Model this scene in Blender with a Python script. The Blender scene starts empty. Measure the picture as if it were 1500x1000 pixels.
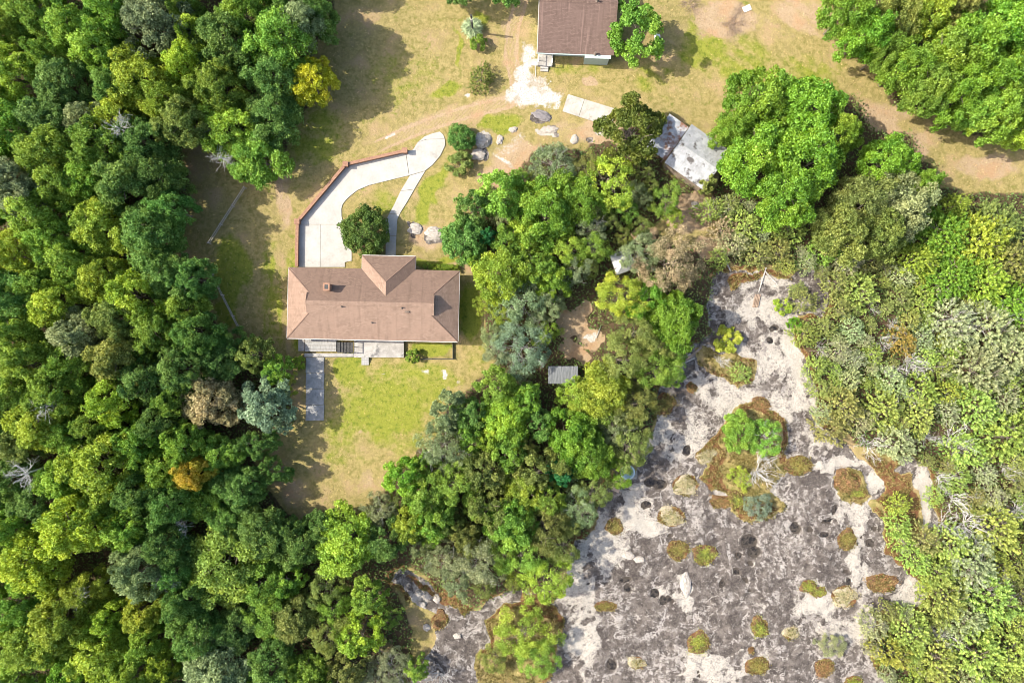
import bpy, bmesh, math, random
import numpy as np
from mathutils import Vector, Matrix
R_ = math.radians
random.seed(7); rng = np.random.default_rng(7)
SC = bpy.context.scene
COL = SC.collection
# ------------------------------------------------------------------ camera, sky, sun, exposure
CAMH = 87.0
S = 1500.0 / (CAMH * 36.0 / 24.0)          # photo pixels per metre on the ground
cam = bpy.data.cameras.new('camera'); cam.lens = 24; cam.sensor_width = 36; cam.clip_end = 3000; cam.clip_start = 1
co = bpy.data.objects.new('camera', cam); COL.objects.link(co); co.location = (0, 0, CAMH); SC.camera = co
SUN_EL, SHADOW_AZ = R_(42), R_(-7)          # shadows run to +X, a little to -Y
wd = bpy.data.worlds.new('World'); SC.world = wd; wd.use_nodes = True
nt = wd.node_tree; bgn = nt.nodes['Background']
sky = nt.nodes.new('ShaderNodeTexSky'); sky.sky_type = 'NISHITA'; sky.sun_disc = False
sky.sun_elevation = SUN_EL; sky.sun_rotation = R_(-97)
sky.air_density = 1.0; sky.dust_density = 3.0; sky.ozone_density = .6
nt.links.new(sky.outputs[0], bgn.inputs[0]); bgn.inputs[1].default_value = 0.15
sd = bpy.data.lights.new('sun', 'SUN'); sd.energy = 4.0; sd.angle = R_(0.6); sd.color = (1, .93, .80)
so = bpy.data.objects.new('sun', sd); COL.objects.link(so)
d = Vector((math.cos(SUN_EL)*math.cos(SHADOW_AZ), math.cos(SUN_EL)*math.sin(SHADOW_AZ), -math.sin(SUN_EL)))
so.rotation_euler = d.to_track_quat('-Z', 'Y').to_euler(); so.location = (-60, 8, 60)
SC.view_settings.view_transform = 'Standard'; SC.view_settings.look = 'None'
SC.view_settings.exposure = 1.08; SC.view_settings.gamma = 1.0
SC.render.engine = 'CYCLES'; SC.cycles.filter_width = .85

# ------------------------------------------------------------------ helpers
def W(px, py, h=0.0):
    f = 1 - h / CAMH
    return ((px - 750) / S * f, (500 - py) / S * f, h)
def tag(o, label=None, cat=None, group=None, kind=None):
    if label: o['label'] = label
    if cat: o['category'] = cat
    if group: o['group'] = group
    if kind: o['kind'] = kind
    return o
def link(name, me, mat=None, parent=None, loc=None):
    o = bpy.data.objects.new(name, me); COL.objects.link(o)
    if mat is not None and me is not None and not me.materials: me.materials.append(mat)
    if parent: o.parent = parent
    if loc is not None: o.location = loc
    return o
def empty(name, loc=(0, 0, 0), rz=0):
    o = bpy.data.objects.new(name, None); COL.objects.link(o); o.location = loc; o.rotation_euler = (0, 0, rz)
    o.empty_display_size = .3
    return o
def add_uv(me):
    uv = me.uv_layers.new(name='UVMap')
    for p in me.polygons:
        n = p.normal
        u = Vector((-n.y, n.x, 0)) if abs(n.z) < .999 else Vector((1, 0, 0))
        u.normalize(); v = n.cross(u)
        for li in p.loop_indices:
            c = me.vertices[me.loops[li].vertex_index].co
            uv.data[li].uv = (c.dot(u), c.dot(v))
def mesh(name, verts, faces, uv=False):
    me = bpy.data.meshes.new(name); me.from_pydata([tuple(v) for v in verts], [], faces); me.update()
    if uv: add_uv(me)
    return me
class MB:
    def __init__(s): s.v = []; s.f = []
    def box(s, x0, x1, y0, y1, z0, z1):
        b = len(s.v)
        s.v += [(x0,y0,z0),(x1,y0,z0),(x1,y1,z0),(x0,y1,z0),(x0,y0,z1),(x1,y0,z1),(x1,y1,z1),(x0,y1,z1)]
        s.f += [tuple(b+i for i in q) for q in ((0,3,2,1),(4,5,6,7),(0,1,5,4),(1,2,6,5),(2,3,7,6),(3,0,4,7))]
        return s
    def prism(s, poly, z0, z1):
        b = len(s.v); n = len(poly)
        a = sum(poly[i][0]*poly[(i+1) % n][1]-poly[(i+1) % n][0]*poly[i][1] for i in range(n))
        if a < 0: poly = poly[::-1]
        s.v += [(p[0], p[1], z0) for p in poly] + [(p[0], p[1], z1) for p in poly]
        s.f.append(tuple(b+i for i in range(n))[::-1]); s.f.append(tuple(b+n+i for i in range(n)))
        for i in range(n): j = (i+1) % n; s.f.append((b+i, b+j, b+n+j, b+n+i))
        return s
    def tube(s, pts, rad, n=6, cap=True):
        b = len(s.v); m = len(pts)
        for i, p in enumerate(pts):
            p = Vector(p); a = Vector(pts[max(i-1, 0)]); c = Vector(pts[min(i+1, m-1)])
            t = (c-a).normalized(); x = t.orthogonal().normalized(); y = t.cross(x)
            r = rad[i] if hasattr(rad, '__len__') else rad
            for k in range(n):
                q = p + (x*math.cos(2*math.pi*k/n) + y*math.sin(2*math.pi*k/n))*r; s.v.append(tuple(q))
        for i in range(m-1):
            for k in range(n):
                k2 = (k+1) % n; s.f.append((b+i*n+k, b+i*n+k2, b+(i+1)*n+k2, b+(i+1)*n+k))
        if cap:
            s.f.append(tuple(b+k for k in range(n))[::-1]); s.f.append(tuple(b+(m-1)*n+k for k in range(n)))
        return s
    def lathe(s, prof, n=20, c=(0, 0, 0)):
        b = len(s.v); m = len(prof)
        for r, z in prof:
            for k in range(n): s.v.append((c[0]+r*math.cos(2*math.pi*k/n), c[1]+r*math.sin(2*math.pi*k/n), c[2]+z))
        for i in range(m-1):
            for k in range(n):
                k2 = (k+1) % n; s.f.append((b+i*n+k, b+i*n+k2, b+(i+1)*n+k2, b+(i+1)*n+k))
        s.f.append(tuple(b+k for k in range(n))[::-1]); s.f.append(tuple(b+(m-1)*n+k for k in range(n)))
        return s
    def build(s, name, mat=None, parent=None, loc=None, uv=False, smooth=False):
        me = mesh(name, s.v, s.f, uv)
        if smooth:
            for p in me.polygons: p.use_smooth = True
        return link(name, me, mat, parent, loc)

# ---- node helper
class NT:
    def __init__(s, name):
        s.m = bpy.data.materials.new(name); s.m.use_nodes = True; s.t = s.m.node_tree
        s.b = s.t.nodes['Principled BSDF']; s.out = s.t.nodes['Material Output']
        s.b.inputs['Specular IOR Level'].default_value = .3
    def n(s, typ, **kw):
        nd = s.t.nodes.new('ShaderNode'+typ)
        for k, v in kw.items(): setattr(nd, k, v)
        return nd
    def l(s, a, b): s.t.links.new(a, b)
    def setin(s, sock, v):
        if isinstance(v, bpy.types.NodeSocket): s.l(v, sock)
        elif v is not None: sock.default_value = v
    def noise(s, vec, scale, detail=4, rough=.6, dist=0):
        nd = s.n('TexNoise'); s.setin(nd.inputs['Vector'], vec)
        nd.inputs['Scale'].default_value = scale; nd.inputs['Detail'].default_value = detail
        nd.inputs['Roughness'].default_value = rough; nd.inputs['Distortion'].default_value = dist
        return nd.outputs[0]
    def voro(s, vec, scale, feat='F1'):
        nd = s.n('TexVoronoi', feature=feat); s.setin(nd.inputs['Vector'], vec); nd.inputs['Scale'].default_value = scale
        return nd.outputs[0]
    def math(s, op, a, b=None, c=None, clamp=False):
        nd = s.n('Math', operation=op, use_clamp=clamp)
        for i, v in enumerate((a, b, c)): s.setin(nd.inputs[i], v)
        return nd.outputs[0]
    def ramp(s, v, lo, hi, a=0., b=1.):
        nd = s.n('MapRange', interpolation_type='SMOOTHSTEP'); s.setin(nd.inputs[0], v)
        nd.inputs[1].default_value = lo; nd.inputs[2].default_value = hi; nd.inputs[3].default_value = a; nd.inputs[4].default_value = b
        return nd.outputs[0]
    def mix(s, f, a, b, mode='MIX'):
        nd = s.n('Mix', data_type='RGBA', blend_type=mode); s.setin(nd.inputs[0], f)
        for i, v in ((6, a), (7, b)):
            if isinstance(v, tuple): v = v if len(v) == 4 else v + (1,)
            s.setin(nd.inputs[i], v)
        return nd.outputs[2]
    def attr(s, name):
        nd = s.n('Attribute'); nd.attribute_name = name; return nd
    def pos(s): return s.n('NewGeometry').outputs['Position']
    def obj(s): return s.n('TexCoord').outputs['Object']
    def uv(s): return s.n('TexCoord').outputs['UV']
    def scale(s, vec, sc):
        nd = s.n('Mapping'); s.setin(nd.inputs[0], vec); nd.inputs['Scale'].default_value = sc; return nd.outputs[0]
    def col(s, c): s.setin(s.b.inputs['Base Color'], c if isinstance(c, bpy.types.NodeSocket) else c+(1,)); return s
    def bump(s, h, strength=.4, dist=.05):
        nd = s.n('Bump'); s.setin(nd.inputs['Height'], h); nd.inputs['Strength'].default_value = strength; nd.inputs['Distance'].default_value = dist
        s.l(nd.outputs[0], s.b.inputs['Normal']); return s
    def rough(s, v): s.setin(s.b.inputs['Roughness'], v); return s
def worn(name, c1, c2, scale=3, rough=.8, c3=None, bump=.2, metal=0, stretch=(1, 1, 1), t3=(.58, .7)):
    m = NT(name); v = m.scale(m.obj(), stretch)
    n1 = m.noise(v, scale, 6, .65); c = m.mix(m.ramp(n1, .3, .7), c1, c2)
    if c3: c = m.mix(m.ramp(m.noise(v, scale*.45, 5, .7), *t3), c, c3)
    fine = m.noise(v, scale*9, 3, .6)
    c = m.mix(.35, c, m.mix(fine, (.55, .55, .55), (1.4, 1.4, 1.4)), 'MULTIPLY')
    m.col(c).rough(rough).bump(n1, bump, .03); m.b.inputs['Metallic'].default_value = metal
    return m.m

# ------------------------------------------------------------------ numpy noise and masks
_lat = rng.random((256, 256))
def vnoise(x, y, off=0):
    x = x + off*17.3; y = y + off*31.7
    xi = np.floor(x).astype(int); yi = np.floor(y).astype(int); fx = x-xi; fy = y-yi
    fx = fx*fx*(3-2*fx); fy = fy*fy*(3-2*fy)
    a = _lat[xi & 255, yi & 255]; b = _lat[(xi+1) & 255, yi & 255]; c = _lat[xi & 255, (yi+1) & 255]; e = _lat[(xi+1) & 255, (yi+1) & 255]
    return (a*(1-fx)+b*fx)*(1-fy) + (c*(1-fx)+e*fx)*fy
def fbm(x, y, scale, octv=4, off=0, gain=.55):
    t = 0; a = 1; s = 0; f = 1.0/scale
    for i in range(octv): t = t + a*vnoise(x*f, y*f, off+i*3.1); s += a; a *= gain; f *= 2.03
    return t/s
def sstep(v, lo, hi):
    t = np.clip((v-lo)/(hi-lo), 0, 1); return t*t*(3-2*t)
def segdist(X, Y, pts, closed):
    dd = np.full(X.shape, 1e9); n = len(pts)
    for i in range(n if closed else n-1):
        ax, ay = pts[i][:2]; bx, by = pts[(i+1) % n][:2]
        vx, vy = bx-ax, by-ay; t = np.clip(((X-ax)*vx+(Y-ay)*vy)/(vx*vx+vy*vy+1e-9), 0, 1)
        dd = np.minimum(dd, np.hypot(X-ax-t*vx, Y-ay-t*vy))
    return dd
def inside(X, Y, poly):
    r = np.zeros(np.shape(X), bool); n = len(poly)
    for i in range(n):
        ax, ay = poly[i]; bx, by = poly[(i+1) % n]
        c = ((ay > Y) != (by > Y)) & (X < (bx-ax)*(Y-ay)/((by-ay) if by != ay else 1e-9)+ax); r ^= c
    return r
def sdf(X, Y, poly):          # positive inside
    dd = segdist(X, Y, poly, True); return np.where(inside(X, Y, poly), dd, -dd)

# outlines (photo pixels on the ground plane)
ROCK = [[(1040,412),(1052,398),(1080,392),(1118,396),(1140,408),(1160,398),(1190,398),(1212,410),(1213,440),(1200,458),(1170,462),(1158,480),
  (1168,505),(1184,540),(1196,580),(1205,622),(1222,645),(1246,662),(1264,676),(1278,690),(1302,708),(1300,720),(1280,728),(1262,735),(1283,752),
  (1296,770),(1300,808),(1326,826),(1345,842),(1358,862),(1348,884),(1300,890),(1282,905),(1268,930),(1276,965),(1310,1000),(1330,1100),(620,1100),
  (600,1000),(640,940),(650,900),(600,870),(575,850),(590,832),(625,850),(655,878),(690,892),(715,884),(735,870),(765,862),(790,872),(812,888),(832,862),(836,815),
  (842,795),(868,775),(874,745),(888,712),(928,690),(948,655),(958,615),(958,590),(968,565),(1000,552),(990,530),(1020,508),(1040,490),(1030,450)],
  [(1310,682),(1328,672),(1348,674),(1356,690),(1360,715),(1368,760),(1375,784),(1352,788),(1346,750),(1340,715),(1328,695)]]
ISLAND = [[(712,900),(740,886),(770,886),(810,898),(825,930),(815,965),(795,1000),(780,1100),(690,1100),(695,960),(716,940)],
  [(1040,650),(1062,612),(1085,592),(1120,595),(1150,610),(1156,650),(1148,690),(1130,720),(1145,745),(1130,762),(1098,768),(1075,752),(1068,720),(1050,716),(1025,705),(1040,690),(1026,668)],
  [(1020,515),(1040,508),(1075,515),(1110,530),(1108,560),(1080,568),(1050,548),(1022,530)],
  [(1215,692),(1240,686),(1262,695),(1272,722),(1256,736),(1228,728)],
  [(1500,2000),(1501,2000),(1501,2001)]]
RMOSS = [[(1038,660),(1052,640),(1066,655),(1060,690),(1072,712),(1040,720),(1030,706),(1044,694)],[(1262,664),(1300,672),(1330,700),(1342,740),(1340,775),(1300,765),(1296,740),(1276,730),(1304,716)],
  [(1362,690),(1376,735),(1392,775),(1378,785),(1366,745)],[(1296,806),(1335,826),(1364,846),(1358,858),(1336,842),(1300,815)],[(770,868),(800,880),(825,905),(822,935),(805,905),(760,892)],
  [(590,838),(640,868),(690,888),(680,898),(640,880),(600,850)],[(1060,410),(1085,398),(1150,396),(1155,402),(1120,405),(1085,415),(1070,420)],[(1192,580),(1200,582),(1212,625),(1204,625)],
  [(1140,745),(1110,745),(1090,735),(1070,735),(1085,760),(1120,765)]]
PITS = [(1096,792,12,9),(1104,806,10,9),(1083,815,5,6),(1164,771,8,9),(1186,774,5,4),(1208,782,7,6),(1211,761,9,3.5),(1277,795,7,6),(1280,776,4,3.5),(1288,776,3,2.5),(1007,660,8,8),
  (954,706,9,8),(966,709,9,8),(949,737,8,6),(897,974,8,10),(971,879,8,7),(981,877,6,6),(1060,856,4,6),(1080,838,5,5),(1091,847,5,4),(1133,481,6,5),(1127,500,6,6),(1238,837,4,4),
  (916,850,10,4),(919,862,6,6),(983,787,4,4),(1222,745,4,8),(1100,824,5,4),(1099,864,3,3),(1023,982,3,3),(1026,990,3,3),(1242,852,4,8),(1264,789,3,3),(957,868,8,8)]
NX0, NX1, NY0, NY1, ST = -160, 1660, -160, 1160, 2.5
gx = np.arange(NX0, NX1+.1, ST); gy = np.arange(NY0, NY1+.1, ST)
PX, PY = np.meshgrid(gx, gy)
wx = PX + (fbm(PX, PY, 26, 4, 1)-.5)*26; wy = PY + (fbm(PX, PY, 26, 4, 2)-.5)*26
rk = np.maximum(sdf(wx, wy, ROCK[0]), sdf(wx, wy, ROCK[1])*1.0)
for p in ISLAND: rk = np.minimum(rk, -sdf(wx, wy, p))
rock = sstep(rk, -2, 2)
extra_rocks = [(794,171,17,9),(806,190,20,6),(706,208,15,12),(700,226,18,10),(610,336,12,9),(638,342,14,11),(886,188,9,12),(862,205,5,4)]
for x, y, a, b in extra_rocks:
    rock = np.maximum(rock, sstep(1-np.hypot((wx-x)/a, (wy-y)/b), -.08, .12))
moss = np.zeros_like(PX)
for p in RMOSS: moss = np.maximum(moss, sstep(sdf(wx, wy, p), -4, 4))
moss = np.maximum(moss, sstep(rk, -14, -3)*(1-sstep(rk, -2.5, .5))*sstep(fbm(PX, PY, 40, 2, 9), .42, .6))
def blobs(lst, soft=1.0):
    m = np.zeros_like(PX)
    for b in lst:
        x, y, a, c, amt = b[:5]; an = R_(b[5]) if len(b) > 5 else 0
        dx, dy = wx-x, wy-y; u = dx*math.cos(an)+dy*math.sin(an); v = -dx*math.sin(an)+dy*math.cos(an)
        m = np.maximum(m, amt*(1-sstep(np.hypot(u/a, v/c), .35, 1.15)))
    return m
white = blobs([(1125,450,80,70,.72),(1150,570,52,90,.72),(1100,520,60,80,.66),(1000,640,70,55,.72),(1075,590,60,40,.8),(1050,570,70,40,.7),(880,800,50,55,.75),(850,860,40,60,.7),(855,950,30,70,.95,8),
  (985,870,40,22,.7),(1005,870,18,35,.9),(1245,740,38,45,.85),(1255,800,18,60,.8),(1330,866,36,30,1.2),(1240,920,45,45,.8),(1215,885,50,20,.85),(1262,895,20,40,.9,-20),(1285,706,22,14,.95),(1345,735,18,70,1.3),
  (935,740,32,40,.75),(955,770,45,18,.75,30),(1225,680,70,8,.9),(1160,525,16,60,1.2,-14),(1200,610,10,60,.9,-22),(1190,650,50,25,.65),(615,870,26,30,.8),(625,925,22,14,.9),
  (920,690,16,10,.8),(1060,440,30,30,.5),(1150,720,40,40,.5),(1040,980,60,40,.55),(1060,690,26,60,.55),(706,206,18,14,1.2),(800,192,22,9,1.2),(886,186,16,18,1.2),(610,336,14,10,.55),(638,342,16,12,.5),(1100,960,40,40,.5),(1270,860,12,70,.7)])
rid = 1-np.abs(fbm(wx, wy, 46, 4, 21)-.5)*2
white = np.clip(.20+white*.76 + (fbm(PX, PY, 60, 5, 5, .65)-.5)*.75 + (rid-.88)*1.6*sstep(rk, 0, 30)*.9, 0, 1.2)
white = np.maximum(white, (sstep(rk, -1, 1)-sstep(rk, 2, 7))*(.35+.4*fbm(PX, PY, 30, 3, 51)))
pit = np.zeros_like(PX)
for x, y, a, b in PITS:
    dd = np.hypot((wx*.45+PX*.55-x)/a, (wy*.45+PY*.55-y)/b); pit = np.maximum(pit, 1-sstep(dd, .8, 1.15))
    white = np.maximum(white, .58*(1-sstep(np.abs(dd-1.22), .0, .3)))
MATS = [(974,592,14,16,0),(1013,568,7,8,2),(1114,592,13,10,2),(1003,711,20,14,1),(1169,681,18,14,0),(900,770,12,13,0),(993,806,15,13,0),(1031,812,16,16,3),(983,757,18,14,1),(1241,790,14,14,0),
  (1184,858,12,9,3),(1199,866,12,9,3),(1236,873,17,15,1),(1290,853,20,14,2),(1112,918,13,14,3),(1023,941,15,16,3),(1110,974,17,14,0),(1158,925,11,10,1),(1208,978,13,13,2),(932,970,12,9,1),(1240,706,20,16,2),
  (645,907,12,12,2),(1250,998,13,8,3),(1256,722,13,8,3),(1035,668,14,10,1),(1060,735,18,9,2),(1080,732,14,12,3),(885,888,16,7,0),(1100,950,5,4,2)]
for x, y, a, b, k in MATS:
    dd = np.hypot((wx*.4+PX*.6-x)/a, (wy*.4+PY*.6-y)/b)
    white = np.maximum(white, .55*(1-sstep(np.abs(dd-1.18), .0, .24))*(.6+.9*fbm(PX, PY, 12, 2, 52)))
    moss = np.maximum(moss, 1-sstep(dd, .95, 1.1))
green = blobs([(635,514,36,13,1.4),(560,592,95,75,.8),(625,565,80,45,.6),(600,640,60,40,.45),(500,620,40,60,.5),(515,545,40,36,.75),(492,540,14,26,1.0),(690,455,22,55,1.0),(640,385,45,9,.9),(630,285,16,60,1.0,28),(575,300,40,35,.5),(735,180,45,16,.95),
  (650,138,34,12,.85,-25),(600,110,80,70,.42),(340,400,36,66,1.0),(335,455,25,40,.7),(395,430,24,100,.5),(1030,75,50,42,.75),(1100,80,60,40,.55,30),(1170,110,80,60,.55),(960,110,40,26,.4),(1080,110,70,30,.6,35),
  (850,100,60,14,.5),(706,25,18,14,1.0),(672,70,5,40,1.0,-8),(600,205,45,10,.4,-15),(540,225,40,10,.35,-20),(660,350,30,20,.5),(700,520,30,60,.4),(505,665,50,30,.4),(430,420,10,90,.3),(440,505,12,16,.5),(1015,40,22,40,.6),
  (1450,255,70,12,.2),(470,200,60,60,.5),(1240,140,60,30,.2),(655,175,30,10,.4)])
ua = (PX*math.cos(R_(36))+PY*math.sin(R_(36))); va = (-PX*math.sin(R_(36))+PY*math.cos(R_(36)))
stk_ = (fbm(ua/9, va, 9, 4, 91)-.5)*sstep(PX, 880, 960)*(1-sstep(PY, 200, 320)); stv_ = (fbm(PX, PY/8, 6, 4, 92)-.5)*(1-sstep(np.abs(PX-405), 25, 50))
green = green*1.0 + stk_*1.0 + stv_*.7 + (fbm(PX, PY, 55, 5, 11, .7)-.5)*.9 + (fbm(PX, PY, 9, 3, 12)-.5)*.3
bare = blobs([(1060,30,70,40,1.0),(1170,20,70,42,.85),(1275,175,70,44,.9),(1330,215,70,34,.9),(1440,245,80,28,.85),(760,240,56,46,1.05),(868,118,14,9,1.1),(625,345,40,28,.8),(722,262,36,30,.95),(836,474,34,32,1.12),(862,492,30,26,1.1),(846,520,36,20,1.05),(855,452,26,18,1.0),(828,506,22,18,1.0),
  (945,345,26,22,1.2),(670,572,50,22,.55),(600,702,34,18,.7),(535,700,14,36,.6,20),(440,720,40,40,.6),(885,195,54,30,1.0),(820,195,40,25,.6),(412,290,16,80,.75),(420,500,10,40,.6),(660,60,30,60,.4),(530,40,50,50,.4),
  (300,230,50,60,.55),(970,60,30,30,.3),(640,170,60,14,.6,-22),(1190,145,20,14,.5),(1005,308,52,42,1.25),(1045,362,30,24,1.15),(680,395,28,14,.7),(715,375,24,12,.6),(1260,500,90,60,.4),(1110,345,60,60,.6),(845,600,40,20,.9),(527,637,8,6,.8)])
bare = bare*1.08 + (fbm(PX, PY, 34, 5, 14, .65)-.5)*.75 - stk_*.8 - stv_*.5
# dirt track with two ruts, white gravel apron
TRK = [(745,150),(700,160),(660,172),(620,186),(575,204),(530,226),(495,245)]
TRV = [(762,-170),(764,0),(752,40),(748,80),(756,120),(762,145)]
td = np.minimum(segdist(wx, wy, TRK, False), segdist(wx, wy, TRV, False)); tdx = np.minimum(segdist(PX, PY, TRK, False), segdist(PX, PY, TRV, False))
fade = sstep(wx, 500, 600)
track = (1-sstep(td, 9, 20))*(.35+.65*fade)
rut = np.exp(-((tdx-8.)/2.2)**2)*fade*(.5+fbm(PX, PY, 20, 3, 71))
bare = np.maximum(bare, np.maximum(track*(.55+.25*np.sin(tdx*1.9)**2), rut*1.35)); green = green - track*.35
GRAV = [(772,62),(785,66),(782,100),(794,118),(818,140),(812,156),(790,160),(762,156),(738,152),(748,120),(760,90)]
grav = np.clip(sstep(sdf(wx, wy, GRAV), -12, 14)*.95 + (fbm(PX, PY, 8, 3, 16)-.5)*.9*sstep(sdf(wx, wy, GRAV), -14, 2), 0, 1)
grav = np.maximum(grav, blobs([(571,199,8,4,.9),(680,142,6,4,.9),(647,595-0,6,5,.9),(653,548,7,4,.8),(672,556,5,4,.8),(627,545,5,3,.7),(563,547,3,3,.9),(864,490,10,7,1.0),(1094,12,5,4,.6),(760,205,18,10,.5),(735,235,26,6,.75,40),(760,262,12,5,.7,-30),(745,215,30,14,.45)]))
# woodland floor
WOODS = [[(-200,-200),(500,-200),(490,20),(470,60),(462,110),(455,160),(430,205),(405,250),(360,265),(335,240),(300,200),(270,215),(275,300),(262,370),(300,400),(300,440),(320,480),(360,500),(400,520),(420,560),
   (432,620),(400,640),(372,680),(400,720),(440,762),(500,740),(545,745),(560,700),(600,680),(640,640),(650,590),(700,560),(720,540),(712,480),(705,420),(690,380),(650,350),(690,300),(740,262),(790,210),(850,215),(890,180),(930,150),(975,210),(975,250),
   (1020,275),(1010,320),(940,330),(1000,360),(1060,370),(1040,500),(960,560),(950,640),(880,700),(860,780),(830,800),(820,880),(760,860),(690,890),(600,830),(570,850),(600,900),(620,1200),(-200,1200)],
  [(1060,220),(1090,130),(1150,110),(1250,140),(1275,190),(1330,190),(1380,280),(1440,280),(1500,280),(1700,290),(1700,1200),(1300,1200),(1270,930),(1360,870),(1300,800),(1380,790),(1350,680),(1250,650),(1200,600),(1170,480),(1210,400),(1120,390),(1060,380),(1040,290)],
  [(1215,-200),(1220,0),(1260,90),(1300,110),(1300,150),(1390,170),(1420,200),(1500,225),(1700,240),(1700,-200)]]
wood = np.zeros_like(PX)
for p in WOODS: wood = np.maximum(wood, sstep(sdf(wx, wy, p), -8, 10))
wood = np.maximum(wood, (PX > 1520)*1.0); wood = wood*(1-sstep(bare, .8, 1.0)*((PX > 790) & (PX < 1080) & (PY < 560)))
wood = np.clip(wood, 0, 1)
ZG = (fbm(PX, PY, 60, 4, 30)-.5)*.10 + rock*((fbm(wx, wy, 110, 4, 31)-.5)*.55 + (fbm(PX, PY, 18, 4, 32)-.5)*.28 + .04*np.clip(white, 0, 1)) - pit*.16
bld = np.zeros_like(PX)          # level ground under buildings and paving
for p in ([(405,360),(690,360),(690,545),(405,545)], [(420,180),(660,180),(660,400),(420,400)], [(430,500),(490,500),(490,630),(430,630)], [(770,-160),(920,-160),(920,105),(770,105)], [(810,130),(910,130),(910,195),(810,195)], [(940,160),(1080,160),(1080,290),(940,290)], [(790,525),(855,525),(855,570),(790,570)]):
    bld = np.maximum(bld, sstep(sdf(PX, PY, p), -14, 0))
ZG = ZG*(1-bld) - .01*bld
def zg(px, py):
    i = min(max((px-NX0)/ST, 0), len(gx)-1.001); j = min(max((py-NY0)/ST, 0), len(gy)-1.001)
    i0, j0 = int(i), int(j); a, b = i-i0, j-j0
    return float(ZG[j0, i0]*(1-a)*(1-b)+ZG[j0, i0+1]*a*(1-b)+ZG[j0+1, i0]*(1-a)*b+ZG[j0+1, i0+1]*a*b)
def at(arr, px, py):
    return float(arr[int(np.clip((py-NY0)/ST, 0, len(gy)-1)), int(np.clip((px-NX0)/ST, 0, len(gx)-1))])

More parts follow.
